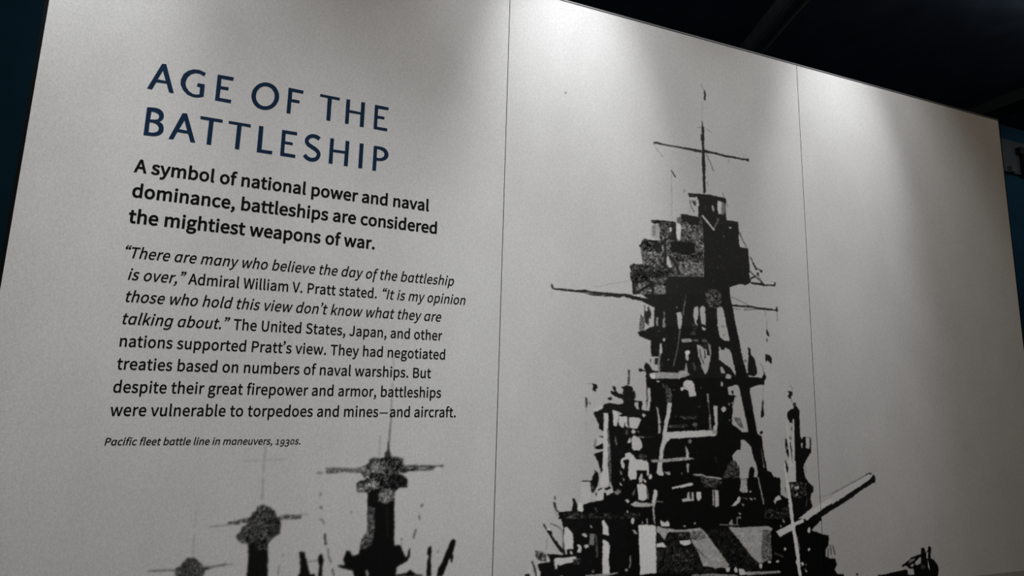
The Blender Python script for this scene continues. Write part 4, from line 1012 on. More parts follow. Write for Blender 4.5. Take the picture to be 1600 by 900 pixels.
# ---------------------------------------------------------------- lettering
GLYPH = json.loads('''{"A":[544,[[[4,0],[87,0],[150,201],[390,201],[453,0],[541,0],[318,656],[226,656]],[[171,266],[203,367],[220,422],[237,477],[253,532],[269,589],[272,589],[288,533],[304,477],[321,422],[338,367],[370,266]]]],"W":[786,[[[162,0],[261,0],[358,396],[366,434],[375,471],[383,508],[391,545],[395,545],[427,396],[526,0],[627,0],[762,656],[683,656],[612,299],[577,86],[571,86],[559,140],[548,193],[536,246],[525,299],[433,656],[357,656],[267,299],[255,246],[243,193],[231,140],[220,86],[217,86],[177,299],[108,656],[23,656]]]],"V":[515,[[[210,0],[306,0],[515,656],[431,656],[325,301],[261,84],[258,84],[241,140],[225,192],[210,245],[194,301],[88,656],[1,656]]]],"P":[567,[[[90,0],[173,0],[173,261],[281,261],[380,274],[456,311],[505,374],[523,464],[505,554],[455,614],[378,646],[278,656],[90,656]],[[173,329],[173,589],[267,589],[343,583],[397,562],[430,524],[440,464],[430,403],[399,361],[346,336],[270,329]]]],"T":[536,[[[227,0],[310,0],[310,586],[509,586],[509,656],[28,656],[28,586],[227,586]]]],"U":[646,[[[323,-12],[416,3],[491,50],[541,138],[559,270],[559,656],[479,656],[479,269],[467,170],[434,106],[384,71],[323,61],[263,71],[214,106],[182,170],[170,269],[170,656],[88,656],[88,270],[106,138],[155,50],[230,3]]]],"J":[479,[[[212,-12],[294,4],[351,48],[383,113],[393,192],[393,656],[310,656],[310,201],[303,137],[283,93],[250,69],[204,61],[171,65],[141,78],[114,101],[90,135],[31,92],[64,47],[105,15],[154,-5]]]],"I":[262,[[[90,0],[173,0],[173,656],[90,656]]]],"S":[534,[[[272,-12],[365,3],[435,43],[480,102],[495,175],[485,239],[456,286],[413,322],[360,350],[267,390],[228,408],[193,429],[167,459],[158,500],[166,540],[191,570],[230,589],[280,595],[324,591],[363,579],[398,560],[430,534],[473,587],[434,620],[389,645],[337,662],[280,668],[198,655],[132,619],[89,564],[73,494],[86,431],[117,384],[160,350],[207,326],[301,285],[344,264],[379,241],[403,211],[411,167],[402,124],[375,90],[331,69],[273,61],[223,67],[175,83],[131,109],[92,142],[43,85],[89,45],[144,15],[205,-5]]]],"B":[588,[[[90,0],[299,0],[400,12],[479,48],[530,108],[548,192],[538,253],[510,299],[468,331],[415,349],[415,354],[456,375],[486,408],[504,449],[510,496],[494,570],[447,619],[376,647],[285,656],[90,656]],[[173,378],[173,591],[274,591],[342,585],[390,567],[419,534],[429,485],[420,440],[392,406],[343,385],[270,378]],[[173,66],[173,313],[287,313],[364,306],[420,285],[455,248],[466,195],[454,138],[419,97],[363,74],[287,66]]]],"a":[504,[[[194,-12],[238,-6],[280,9],[319,31],[355,58],[358,58],[365,0],[432,0],[432,299],[423,381],[393,444],[341,484],[264,499],[207,493],[156,478],[111,457],[73,435],[105,379],[136,398],[171,414],[210,426],[251,431],[300,420],[331,393],[346,354],[351,308],[217,285],[124,248],[70,196],[53,126],[63,68],[93,24],[138,-2]],[[218,55],[184,59],[156,72],[138,96],[132,132],[143,174],[180,209],[248,235],[351,253],[351,118],[317,90],[284,71],[251,59]]]],"b":[553,[[[296,-12],[376,6],[444,57],[490,139],[508,251],[495,353],[458,431],[397,481],[314,499],[274,493],[234,479],[196,457],[161,431],[165,517],[165,713],[82,713],[82,0],[148,0],[155,50],[158,50],[191,24],[226,5],[262,-7]],[[283,57],[257,60],[228,68],[196,84],[165,107],[165,363],[198,392],[231,413],[263,425],[294,430],[353,417],[393,380],[416,324],[423,250],[412,169],[383,109],[339,71]]]],"c":[457,[[[274,-12],[317,-7],[358,5],[397,24],[432,49],[396,105],[371,86],[344,71],[314,60],[281,56],[220,70],[172,108],[142,166],[131,243],[142,319],[174,378],[222,416],[284,430],[311,427],[336,418],[359,405],[381,388],[422,441],[394,463],[362,481],[324,494],[280,499],[191,481],[116,431],[65,351],[47,243],[64,135],[112,55],[184,5]]]],"d":[555,[[[248,-12],[290,-6],[330,9],[365,31],[396,57],[398,57],[406,0],[473,0],[473,713],[390,713],[390,526],[395,442],[363,466],[332,484],[297,495],[258,499],[178,481],[111,430],[65,349],[47,243],[62,135],[102,55],[165,5]],[[266,57],[209,70],[167,106],[141,165],[132,244],[143,319],[173,378],[217,416],[272,430],[302,427],[331,418],[361,402],[390,379],[390,124],[360,94],[330,74],[299,61]]]],"e":[496,[[[279,-12],[326,-8],[368,3],[405,18],[439,38],[410,92],[382,76],[353,64],[322,56],[288,54],[225,66],[175,100],[142,153],[127,224],[455,224],[456,234],[457,245],[458,257],[458,270],[446,365],[408,437],[347,483],[264,499],[183,481],[114,430],[65,349],[47,243],[65,135],[114,55],[188,6]],[[126,282],[143,346],[174,394],[216,423],[266,433],[317,424],[355,395],[379,347],[387,282]]]],"f":[291,[[[30,420],[96,420],[96,0],[177,0],[177,420],[280,420],[280,486],[177,486],[177,563],[181,605],[194,635],[216,653],[246,659],[259,658],[273,656],[287,651],[301,646],[319,709],[301,715],[281,720],[260,723],[237,724],[174,713],[130,681],[104,631],[96,564],[96,486],[30,482]]]],"g":[505,[[[246,-224],[348,-210],[426,-174],[475,-120],[492,-56],[482,-3],[450,32],[397,53],[323,60],[227,60],[187,64],[160,75],[146,92],[142,113],[145,131],[151,146],[161,159],[174,171],[191,164],[209,158],[227,155],[245,154],[315,166],[372,200],[410,253],[423,323],[421,353],[413,381],[400,404],[384,423],[483,423],[483,486],[314,486],[300,491],[284,495],[265,498],[245,499],[176,487],[118,452],[78,397],[64,325],[69,284],[83,247],[104,217],[127,194],[127,191],[108,175],[91,154],[78,129],[73,100],[77,74],[86,52],[100,34],[117,21],[117,16],[87,-7],[64,-34],[50,-63],[46,-94],[60,-149],[102,-190],[165,-215]],[[245,210],[206,218],[173,241],[151,277],[142,325],[151,373],[173,409],[205,431],[245,439],[286,431],[319,409],[341,373],[349,325],[341,277],[318,241],[285,218]],[[258,-167],[198,-161],[154,-144],[127,-118],[117,-82],[120,-61],[129,-40],[144,-20],[167,0],[183,-3],[199,-6],[215,-7],[229,-7],[313,-7],[356,-10],[387,-21],[406,-40],[412,-69],[401,-105],[370,-137],[322,-159]]]],"h":[543,[[[82,0],[165,0],[165,353],[199,385],[230,408],[262,422],[297,427],[339,420],[368,396],[384,356],[389,297],[389,0],[471,0],[471,308],[462,390],[435,450],[389,486],[322,499],[275,492],[234,475],[196,449],[161,417],[165,517],[165,713],[82,713]]]],"i":[246,[[[82,0],[165,0],[165,486],[82,486]],[[124,586],[146,590],[163,601],[174,619],[178,641],[174,663],[163,679],[146,690],[124,694],[102,690],[85,679],[74,663],[70,641],[74,619],[85,601],[102,590]]]],"k":[494,[[[82,0],[163,0],[163,128],[254,235],[397,0],[485,0],[302,290],[464,486],[372,486],[167,230],[163,230],[163,713],[82,713]]]],"l":[254,[[[168,-12],[184,-11],[196,-9],[207,-7],[216,-4],[204,58],[198,57],[194,57],[190,56],[187,56],[178,58],[171,64],[166,75],[165,91],[165,713],[82,713],[82,97],[87,51],[103,17],[129,-4]]]],"m":[829,[[[82,0],[165,0],[165,353],[197,386],[228,409],[258,423],[286,427],[327,420],[355,396],[371,356],[377,297],[377,0],[458,0],[458,353],[492,386],[523,409],[552,423],[581,427],[621,420],[649,396],[666,356],[671,297],[671,0],[753,0],[753,308],[744,390],[717,450],[671,486],[606,499],[563,492],[522,473],[483,443],[445,406],[426,444],[399,474],[361,492],[311,499],[269,492],[229,475],[193,448],[159,415],[158,415],[150,486],[82,486]]]],"n":[546,[[[82,0],[165,0],[165,353],[199,385],[230,408],[262,422],[297,427],[339,420],[368,396],[384,356],[389,297],[389,0],[471,0],[471,308],[462,390],[435,450],[389,486],[322,499],[275,492],[233,475],[195,448],[159,415],[158,415],[150,486],[82,486]]]],"o":[543,[[[271,-12],[357,5],[428,55],[478,135],[496,243],[478,351],[428,431],[357,481],[271,499],[186,481],[114,431],[65,351],[47,243],[65,135],[114,55],[186,5]],[[271,56],[214,70],[169,108],[141,166],[131,243],[141,319],[169,378],[214,416],[271,430],[329,416],[374,378],[402,319],[413,243],[402,166],[374,108],[329,70]]]],"p":[555,[[[82,-205],[165,-205],[165,-40],[162,45],[195,20],[229,3],[263,-8],[296,-12],[376,6],[444,57],[490,139],[508,251],[495,353],[458,431],[397,481],[314,499],[272,493],[232,478],[194,456],[159,430],[158,430],[150,486],[82,486]],[[283,57],[257,60],[228,68],[197,84],[165,107],[165,363],[199,392],[232,413],[263,425],[294,430],[353,417],[393,380],[416,324],[423,250],[412,169],[383,109],[339,71]]]],"r":[347,[[[82,0],[165,0],[165,312],[192,365],[223,400],[255,419],[286,425],[300,425],[312,423],[323,421],[334,417],[349,488],[338,493],[326,496],[312,498],[297,499],[258,492],[221,471],[188,439],[159,398],[158,398],[150,486],[82,486]]]],"s":[419,[[[210,-12],[285,0],[341,31],[374,77],[386,133],[373,191],[339,231],[291,259],[238,280],[199,296],[165,313],[142,335],[133,364],[139,392],[155,414],[184,429],[224,435],[255,432],[283,423],[309,409],[334,392],[373,443],[343,465],[307,482],[267,494],[223,499],[152,488],[99,459],[67,415],[56,361],[68,307],[101,269],[146,241],[197,220],[237,204],[273,185],[298,160],[308,128],[302,98],[284,74],[254,58],[212,52],[171,56],[134,68],[101,86],[68,110],[29,56],[66,29],[110,7],[159,-7]]]],"t":[338,[[[235,-12],[258,-10],[281,-6],[303,0],[325,6],[309,68],[296,63],[282,59],[267,56],[253,55],[218,61],[195,79],[182,108],[178,148],[178,420],[311,420],[311,486],[178,486],[178,623],[110,623],[101,486],[24,482],[24,420],[97,420],[97,150],[104,84],[127,33],[170,0]]]],"u":[543,[[[225,-12],[271,-5],[313,12],[350,40],[385,76],[388,76],[394,0],[462,0],[462,486],[381,486],[381,141],[347,104],[316,79],[284,64],[249,59],[207,67],[179,90],[163,130],[158,188],[158,486],[75,486],[75,178],[84,96],[111,37],[158,1]]]],"v":[466,[[[187,0],[283,0],[455,486],[374,486],[282,210],[271,174],[260,138],[248,102],[237,66],[233,66],[188,210],[97,486],[12,486]]]],"w":[718,[[[159,0],[254,0],[323,261],[332,295],[340,330],[348,366],[356,402],[361,402],[394,262],[464,0],[563,0],[695,486],[616,486],[545,205],[537,171],[530,137],[523,103],[516,70],[511,70],[503,103],[494,137],[486,171],[477,205],[401,486],[321,486],[245,205],[237,171],[229,137],[221,103],[213,70],[209,70],[201,103],[194,137],[187,171],[180,205],[107,486],[24,486]]]],"y":[466,[[[90,-210],[155,-197],[205,-161],[243,-108],[272,-41],[455,486],[375,486],[287,217],[248,79],[244,79],[231,114],[219,149],[207,183],[195,217],[97,486],[12,486],[207,-1],[196,-38],[178,-79],[154,-112],[124,-134],[87,-142],[77,-142],[67,-140],[57,-137],[49,-134],[33,-200],[45,-204],[59,-207],[74,-209]]]],".":[249,[[[124,-12],[147,-7],[166,5],[179,25],[184,50],[179,76],[166,96],[147,108],[124,113],[101,108],[82,96],[70,76],[65,50],[70,25],[82,5],[101,-7]]]],",":[249,[[[67,-170],[122,-139],[163,-96],[189,-44],[198,17],[193,57],[180,87],[158,106],[129,113],[105,109],[86,98],[72,80],[67,56],[72,31],[85,13],[104,2],[127,-2],[137,-1],[130,-39],[113,-72],[85,-100],[47,-122]]]],"1":[497,[[[79,0],[439,0],[439,68],[307,68],[307,656],[244,656],[216,642],[185,629],[149,619],[108,610],[108,558],[226,558],[226,68],[79,68]]]],"9":[497,[[[210,-12],[299,8],[375,73],[429,187],[449,356],[432,493],[385,590],[315,649],[227,668],[155,653],[95,609],[54,542],[39,455],[52,366],[89,301],[146,262],[220,249],[261,255],[301,271],[339,296],[372,329],[355,200],[319,116],[268,70],[208,56],[176,60],[147,70],[120,85],[97,107],[52,56],[82,29],[118,7],[161,-7]],[[371,398],[337,357],[302,330],[267,315],[234,310],[182,320],[146,349],[124,395],[116,455],[125,516],[149,563],[184,594],[228,604],[284,591],[327,552],[356,487]]]],"3":[497,[[[235,-12],[318,1],[385,38],[430,97],[447,175],[436,237],[406,286],[362,321],[308,342],[308,346],[356,370],[392,404],[416,449],[424,504],[410,573],[370,625],[310,657],[233,668],[179,662],[132,646],[89,621],[50,590],[94,538],[124,564],[156,584],[192,597],[230,602],[277,594],[311,573],[333,540],[341,498],[332,448],[301,409],[245,382],[159,372],[159,310],[255,300],[319,274],[353,232],[363,178],[354,127],[326,89],[284,65],[230,56],[179,63],[136,79],[99,103],[68,132],[26,79],[62,45],[109,16],[166,-4]]]],"0":[497,[[[249,-12],[333,10],[398,73],[439,180],[453,330],[439,479],[398,584],[333,647],[249,668],[164,647],[100,584],[59,479],[45,330],[59,180],[100,73],[164,10]],[[249,55],[198,71],[158,120],[133,206],[124,330],[133,454],[158,539],[198,588],[249,603],[300,588],[339,539],[365,454],[374,330],[365,206],[339,120],[300,71]]]],"—":[800,[[[41,224],[758,224],[758,279],[41,279]]]],"“":[365,[[[161,724],[143,758],[101,732],[65,695],[40,647],[31,591],[36,557],[52,530],[74,512],[101,506],[128,511],[147,525],[158,543],[162,564],[158,587],[147,605],[129,617],[107,621],[99,621],[93,619],[87,617],[82,614],[87,645],[103,675],[129,702]],[[333,724],[314,758],[273,732],[237,695],[212,647],[203,591],[208,557],[224,530],[246,512],[273,506],[300,511],[319,525],[330,543],[334,564],[330,587],[319,605],[301,617],[278,621],[271,621],[264,619],[258,617],[254,614],[259,645],[275,675],[300,702]]]],"”":[365,[[[203,536],[222,502],[264,529],[300,566],[325,614],[334,670],[329,704],[313,731],[291,748],[263,755],[237,750],[218,736],[206,718],[203,697],[207,674],[218,656],[235,644],[258,639],[265,640],[272,641],[278,644],[283,646],[278,616],[261,586],[236,558]],[[32,536],[50,502],[92,529],[128,566],[153,614],[162,670],[157,704],[141,731],[119,748],[92,755],[65,750],[46,736],[35,718],[31,697],[35,674],[46,656],[64,644],[87,639],[94,640],[101,641],[107,644],[111,646],[106,616],[90,586],[64,558]]]],"’":[193,[[[32,536],[50,502],[92,529],[128,566],[153,614],[162,670],[157,704],[141,731],[119,748],[92,755],[65,750],[46,736],[35,718],[31,697],[35,674],[46,656],[64,644],[87,639],[94,640],[101,641],[107,644],[111,646],[106,616],[90,586],[64,558]]]],"x":[446,[[[13,0],[99,0],[165,114],[214,201],[218,201],[232,179],[246,158],[259,136],[271,114],[343,0],[432,0],[272,245],[420,486],[335,486],[275,380],[264,359],[253,339],[243,319],[232,298],[227,298],[180,380],[115,486],[26,486],[174,253]]]],"G":[559,[[[250,497],[274,496],[296,493],[318,487],[337,479],[356,469],[373,456],[389,441],[404,424],[408,424],[419,488],[483,488],[483,-8],[481,-41],[477,-72],[469,-99],[459,-124],[446,-146],[429,-165],[410,-182],[387,-195],[361,-205],[332,-213],[300,-217],[264,-219],[238,-218],[213,-217],[190,-214],[167,-211],[146,-207],[125,-201],[106,-195],[88,-188],[88,-114],[106,-122],[126,-130],[147,-137],[169,-142],[193,-146],[217,-150],[243,-151],[269,-152],[298,-150],[325,-143],[348,-131],[368,-115],[383,-95],[395,-72],[401,-45],[404,-15],[404,5],[404,11],[404,18],[404,26],[404,36],[405,45],[405,53],[406,60],[406,65],[403,65],[389,47],[374,32],[357,19],[339,9],[320,1],[298,-5],[276,-8],[251,-9],[207,-5],[167,8],[133,28],[103,57],[80,94],[63,137],[53,187],[50,243],[53,299],[63,348],[80,391],[103,429],[133,459],[167,480],[206,493]],[[261,430],[242,429],[224,424],[207,418],[192,408],[178,396],[166,381],[156,364],[148,344],[141,322],[137,298],[134,271],[133,242],[135,200],[141,163],[152,131],[166,104],[185,83],[207,68],[233,59],[263,56],[281,57],[298,59],[313,62],[327,66],[340,72],[351,78],[362,87],[371,96],[379,107],[386,119],[392,133],[396,148],[400,165],[402,183],[404,203],[404,224],[404,243],[403,275],[401,303],[396,329],[389,351],[381,370],[370,386],[357,400],[342,411],[325,419],[306,425],[285,429]]]]}''')
HEAD = json.loads('''{"1": ["-324.5,2383.4 -314.8,2385.2 -289.0,2308.6 -300.2,2308.5 -308.3,2331.5 -331.7,2330.3 -339.4,2308.4 -350.7,2308.9", "-320.5,2365.0 -311.2,2338.3 -329.5,2338.8", "-220.1,2380.8 -223.8,2370.7 -233.5,2375.5 -245.1,2375.2 -255.1,2369.5 -262.5,2358.6 -265.2,2344.3 -262.6,2332.3 -254.9,2321.5 -244.7,2315.7 -235.2,2315.9 -229.6,2318.2 -230.1,2338.2 -237.5,2338.5 -236.9,2348.2 -219.6,2348.5 -219.1,2313.5 -232.4,2308.0 -243.9,2307.4 -257.6,2311.4 -269.1,2321.9 -276.3,2336.2 -276.9,2350.9 -272.0,2366.8 -262.6,2378.1 -249.9,2384.9 -236.6,2386.3", "-191.8,2383.2 -152.1,2383.6 -152.7,2373.6 -181.5,2373.1 -181.0,2351.6 -161.7,2352.5 -162.2,2343.5 -180.9,2343.0 -181.1,2318.2 -152.4,2318.2 -152.5,2308.4 -191.3,2309.0", "-33.9,2353.7 -33.8,2347.3 -34.5,2340.9 -36.2,2334.7 -38.6,2328.7 -41.8,2323.2 -45.7,2318.3 -50.1,2314.1 -55.0,2310.7 -60.2,2308.2 -65.6,2306.6 -71.1,2306.0 -76.6,2306.4 -81.8,2307.7 -86.8,2310.0 -91.3,2313.2 -95.2,2317.2 -98.5,2321.9 -101.1,2327.2 -102.9,2332.9 -103.9,2339.0 -104.0,2345.3 -103.3,2351.6 -101.8,2357.8 -99.4,2363.7 -96.3,2369.2 -92.5,2374.1 -88.2,2378.4 -83.3,2381.9 -78.1,2384.5 -72.7,2386.2 -67.2,2386.9 -61.7,2386.6 -56.3,2385.3 -51.3,2383.1 -46.7,2379.9 -42.7,2375.9 -39.3,2371.1 -36.7,2365.7 -34.8,2359.9", "-45.5,2351.1 -45.4,2346.4 -45.8,2341.8 -46.9,2337.3 -48.5,2333.0 -50.6,2329.0 -53.2,2325.4 -56.2,2322.4 -59.4,2320.0 -62.9,2318.2 -66.6,2317.1 -70.3,2316.7 -74.0,2317.0 -77.5,2318.1 -80.8,2319.8 -83.9,2322.2 -86.6,2325.1 -88.9,2328.6 -90.6,2332.5 -91.9,2336.7 -92.6,2341.2 -92.7,2345.8 -92.2,2350.4 -91.2,2354.9 -89.7,2359.2 -87.6,2363.1 -85.1,2366.7 -82.1,2369.8 -78.9,2372.3 -75.4,2374.1 -71.7,2375.3 -68.0,2375.7 -64.3,2375.4 -60.7,2374.4 -57.3,2372.7 -54.2,2370.3 -51.5,2367.3 -49.2,2363.8 -47.4,2359.9 -46.2,2355.6", "-11.6,2383.8 28.0,2383.4 28.1,2373.8 -0.9,2374.0 -0.5,2352.0 20.2,2352.1 20.3,2343.3 -1.1,2343.3 -0.6,2308.6 -11.0,2308.4", "73.6,2383.0 127.9,2382.2 127.2,2374.2 105.9,2374.5 106.4,2307.7 95.5,2307.9 94.4,2374.6 73.3,2375.5", "145.8,2382.0 156.6,2382.6 157.0,2351.2 188.3,2350.5 188.0,2382.0 199.0,2382.4 199.8,2306.8 188.6,2306.2 187.9,2343.5 156.8,2342.9 157.1,2308.1 146.8,2307.7", "227.3,2381.6 267.4,2380.9 267.1,2372.2 237.2,2371.6 237.5,2349.3 257.3,2349.6 256.9,2341.1 237.3,2340.9 237.8,2315.2 267.2,2315.5 267.4,2306.2 227.9,2306.8"], "2": ["-344.8,2258.1 -330.5,2260.3 -323.2,2260.2 -317.2,2258.9 -311.8,2255.9 -308.5,2252.7 -306.1,2248.2 -305.0,2243.6 -304.7,2238.4 -305.7,2233.8 -309.4,2227.5 -314.2,2224.2 -309.6,2222.8 -306.4,2220.5 -303.7,2216.6 -302.2,2212.5 -301.5,2208.6 -301.4,2204.7 -301.8,2200.6 -303.1,2196.5 -305.3,2192.8 -308.2,2189.8 -315.0,2185.6 -322.0,2183.5 -344.7,2182.4", "-333.9,2248.5 -327.8,2248.8 -321.0,2246.3 -317.4,2244.2 -315.4,2239.5 -315.7,2234.0 -317.8,2230.6 -322.6,2228.4 -334.4,2226.8", "-334.7,2219.1 -327.5,2219.4 -322.2,2218.1 -317.6,2215.4 -314.2,2211.1 -312.9,2206.1 -313.4,2199.9 -316.9,2195.9 -321.7,2193.3 -325.9,2192.3 -334.0,2192.0", "-263.1,2258.1 -252.7,2259.3 -225.7,2183.0 -237.2,2182.7 -244.7,2204.3 -269.8,2204.5 -277.0,2182.9 -288.1,2182.3", "-256.9,2238.8 -247.8,2212.5 -266.5,2213.0", "-221.2,2258.5 -167.5,2258.5 -166.7,2249.9 -188.4,2249.7 -188.3,2183.3 -199.3,2183.4 -199.5,2249.9 -220.7,2250.0", "-152.6,2258.2 -97.8,2258.1 -97.3,2249.4 -119.9,2250.1 -119.8,2182.7 -130.8,2183.0 -131.0,2250.3 -152.2,2250.3", "-77.1,2258.2 -65.8,2258.8 -64.8,2192.3 -37.6,2192.6 -37.6,2182.9 -76.5,2183.0", "-18.0,2257.8 21.6,2258.0 21.9,2248.7 -7.8,2248.5 -7.5,2226.1 12.5,2226.3 12.6,2218.1 -7.7,2218.2 -7.2,2192.7 22.0,2192.2 22.2,2182.9 -17.1,2182.9", "84.5,2254.2 82.8,2255.3 80.2,2256.8 77.1,2258.5 74.0,2259.6 70.8,2260.3 67.7,2260.6 64.5,2260.6 61.3,2260.0 58.3,2259.0 55.5,2257.6 52.8,2255.9 50.4,2253.9 48.2,2251.5 46.3,2248.8 44.8,2245.9 43.7,2242.7 43.2,2239.4 43.2,2236.1 43.8,2232.9 44.9,2229.9 46.5,2227.3 48.6,2224.8 51.1,2222.7 53.9,2220.9 56.6,2219.4 59.3,2217.9 62.3,2216.4 65.2,2215.0 67.8,2213.7 70.0,2212.3 72.1,2210.8 73.9,2209.4 75.2,2208.0 76.2,2206.7 76.9,2205.5 77.4,2204.3 77.6,2203.2 77.6,2201.8 77.4,2200.2 76.9,2198.6 76.4,2197.3 75.6,2195.9 74.6,2194.6 73.5,2193.6 72.4,2192.8 71.0,2192.1 69.3,2191.5 67.5,2191.1 65.6,2190.8 63.7,2190.7 62.0,2190.8 60.4,2191.1 58.7,2191.8 56.9,2192.7 55.2,2193.7 53.7,2195.0 52.0,2196.7 50.3,2198.6 49.1,2200.0 41.7,2192.0 42.9,2190.6 44.7,2188.5 47.0,2186.1 49.4,2184.2 51.9,2182.6 54.5,2181.3 57.3,2180.3 60.1,2179.7 63.1,2179.5 65.9,2179.6 68.6,2180.1 71.2,2180.7 73.9,2181.6 76.7,2182.9 79.3,2184.7 81.6,2187.0 83.6,2189.5 85.2,2192.3 86.5,2195.3 87.3,2198.5 87.8,2201.8 87.7,2205.1 87.2,2208.3 86.1,2211.2 84.6,2213.8 82.8,2216.2 80.6,2218.4 78.2,2220.3 75.7,2222.1 72.9,2223.8 69.9,2225.4 66.9,2226.8 64.2,2228.2 61.6,2229.6 59.1,2231.0 57.0,2232.3 55.6,2233.5 54.6,2234.7 53.9,2235.9 53.4,2237.0 53.2,2238.0 53.2,2239.1 53.5,2240.4 53.9,2241.7 54.5,2242.8 55.4,2244.2 56.7,2245.5 58.0,2246.6 59.5,2247.6 61.1,2248.4 62.8,2248.9 64.5,2249.2 66.5,2249.3 68.6,2249.0 70.7,2248.6 72.7,2247.9 75.0,2246.6 77.3,2245.2 79.0,2244.1", "110.5,2256.9 120.7,2257.2 120.9,2225.3 153.0,2225.7 152.5,2256.8 163.2,2256.8 163.5,2181.9 152.6,2181.7 152.6,2218.0 120.8,2217.1 121.8,2182.3 110.9,2182.4", "192.0,2256.1 203.2,2256.6 203.9,2181.8 192.7,2181.9", "232.1,2255.8 248.6,2256.4 256.0,2255.9 261.7,2254.4 267.4,2251.4 271.4,2247.6 274.5,2241.8 275.8,2235.6 275.4,2230.0 273.7,2225.4 270.2,2220.9 265.8,2217.2 256.8,2213.2 243.1,2212.1 242.7,2181.4 232.5,2180.7", "242.2,2247.4 251.0,2247.0 259.6,2243.6 262.6,2240.2 263.7,2236.4 263.8,2232.0 262.4,2228.4 259.8,2225.2 256.2,2222.8 249.0,2220.6 242.6,2221.1"]}''')
TEXT = json.loads('''[[["A symbol of national power and naval", "B", -354.8, 403.7, 2083.4, 2082.8]], [["dominance, battleships are considered", "B", -352.1, 430.4, 2018.3, 2017.7]], [["the mightiest weapons of war.", "B", -352.4, 254.0, 1951.8, 1951.2]], [["“There are many who believe the day of the battleship", "I", -349.6, 489.5, 1863.1, 1867.1]], [["is over,”", "I", -336.4, -209.8, 1808.6, 1809.3], ["Admiral William V. Pratt stated.", "R", -203.7, 268.7, 1809.4, 1812.1], ["“It is my opinion", "I", 283.9, 526.8, 1812.1, 1813.5]], [["those who hold this view don’t know what they are", "I", -335.3, 456.2, 1754.1, 1759.3]], [["talking about.”", "I", -335.7, -98.2, 1699.6, 1701.3], ["The United States, Japan, and other", "R", -89.3, 461.5, 1701.4, 1705.4]], [["nations supported Pratt’s view. They had negotiated", "R", -335.2, 472.7, 1645.1, 1651.7]], [["treaties based on numbers of naval warships. But", "R", -334.7, 434.3, 1590.6, 1597.5]], [["despite their great firepower and armor, battleships", "R", -335.9, 466.2, 1536.0, 1543.9]], [["were vulnerable to torpedoes and mines—and aircraft.", "R", -335.7, 511.7, 1481.5, 1490.5]], [["Pacific fleet battle line in maneuvers, 1930s.", "C", -338.4, 97.9, 1413.6, 1415.6]]]''')


def outline_fill(cs):
    """flat triangles of one glyph: (points, faces)"""
    cu = bpy.data.curves.new('outline', 'CURVE'); cu.dimensions = '2D'; cu.fill_mode = 'BOTH'
    for c in cs:
        c = clean(c)
        if len(c) < 3:
            continue
        sp = cu.splines.new('POLY'); sp.points.add(len(c) - 1); sp.use_cyclic_u = True
        sp.points.foreach_set('co', [q for x, z in c for q in (x, z, 0, 1)])
    tmp = bpy.data.objects.new('outline', cu)
    me = tmp.to_mesh()
    pts = [(v.co.x, v.co.y) for v in me.vertices]; fs = [tuple(p.vertices) for p in me.polygons]
    tmp.to_mesh_clear()
    bpy.data.objects.remove(tmp); bpy.data.curves.remove(cu)
    return pts, fs


def fill(name, glyphs, m, parent):
    """one mesh of flat letters; each glyph is (points, faces)"""
    ox, oy, oz = parent['_org']
    V, F = [], []
    for pts, fs in glyphs:
        n = len(V)
        V += [(x - ox, Y_INK - oy, z - oz) for x, z in pts]
        F += [tuple(n + i for i in t) for t in fs]
    me = bpy.data.meshes.new(name)
    me.from_pydata(V, [], F); me.update(); me.materials.append(m)
    return link(bpy.data.objects.new(name, me), parent)


def clean(c):
    out = []
    for p in c:
        if not out or abs(p[0] - out[-1][0]) + abs(p[1] - out[-1][1]) > 1e-6:
            out.append(p)
    if len(out) > 1 and abs(out[0][0] - out[-1][0]) + abs(out[0][1] - out[-1][1]) < 1e-6:
        out.pop()
    return out


def embolden(cs, d):
    """a rim of width d along the outside of every contour of a glyph: (points, faces)"""
    area2 = lambda c: sum(c[i - 1][0] * c[i][1] - c[i][0] * c[i - 1][1] for i in range(len(c)))
    V, F = [], []
    if not d:
        return V, F
    cs = [clean(c) for c in cs]
    sgn = 1 if area2(max(cs, key=lambda c: abs(area2(c)))) > 0 else -1
    for c in cs:
        n = len(c)
        for i in range(n):
            q, r, t = c[i - 1], c[i], c[(i + 1) % n]
            m1 = (r[1] - q[1], q[0] - r[0]); m2 = (t[1] - r[1], r[0] - t[0])
            l1 = math.hypot(*m1); l2 = math.hypot(*m2)
            a = (sgn * d * m1[0] / l1, sgn * d * m1[1] / l1); e = (sgn * d * m2[0] / l2, sgn * d * m2[1] / l2)
            k = len(V)
            V += [q, r, (r[0] + a[0], r[1] + a[1]), (q[0] + a[0], q[1] + a[1])]
            F.append((k, k + 1, k + 2, k + 3))
            g = max(1 + (a[0] * e[0] + a[1] * e[1]) / d / d, .5)
            k = len(V)
            V += [r, (r[0] + a[0], r[1] + a[1]), (r[0] + (a[0] + e[0]) / g, r[1] + (a[1] + e[1]) / g), (r[0] + e[0], r[1] + e[1])]
            F.append((k, k + 1, k + 2, k + 3))
    return V, F


XH = 486.0
STYLE = {'B': (24.2, 26.0, 0.0), 'R': (19.9, 15.5, 0.0), 'I': (19.9, 13.0, 0.19), 'C': (12.3, 16.0, 0.15)}   # x-height mm, extra weight, slant


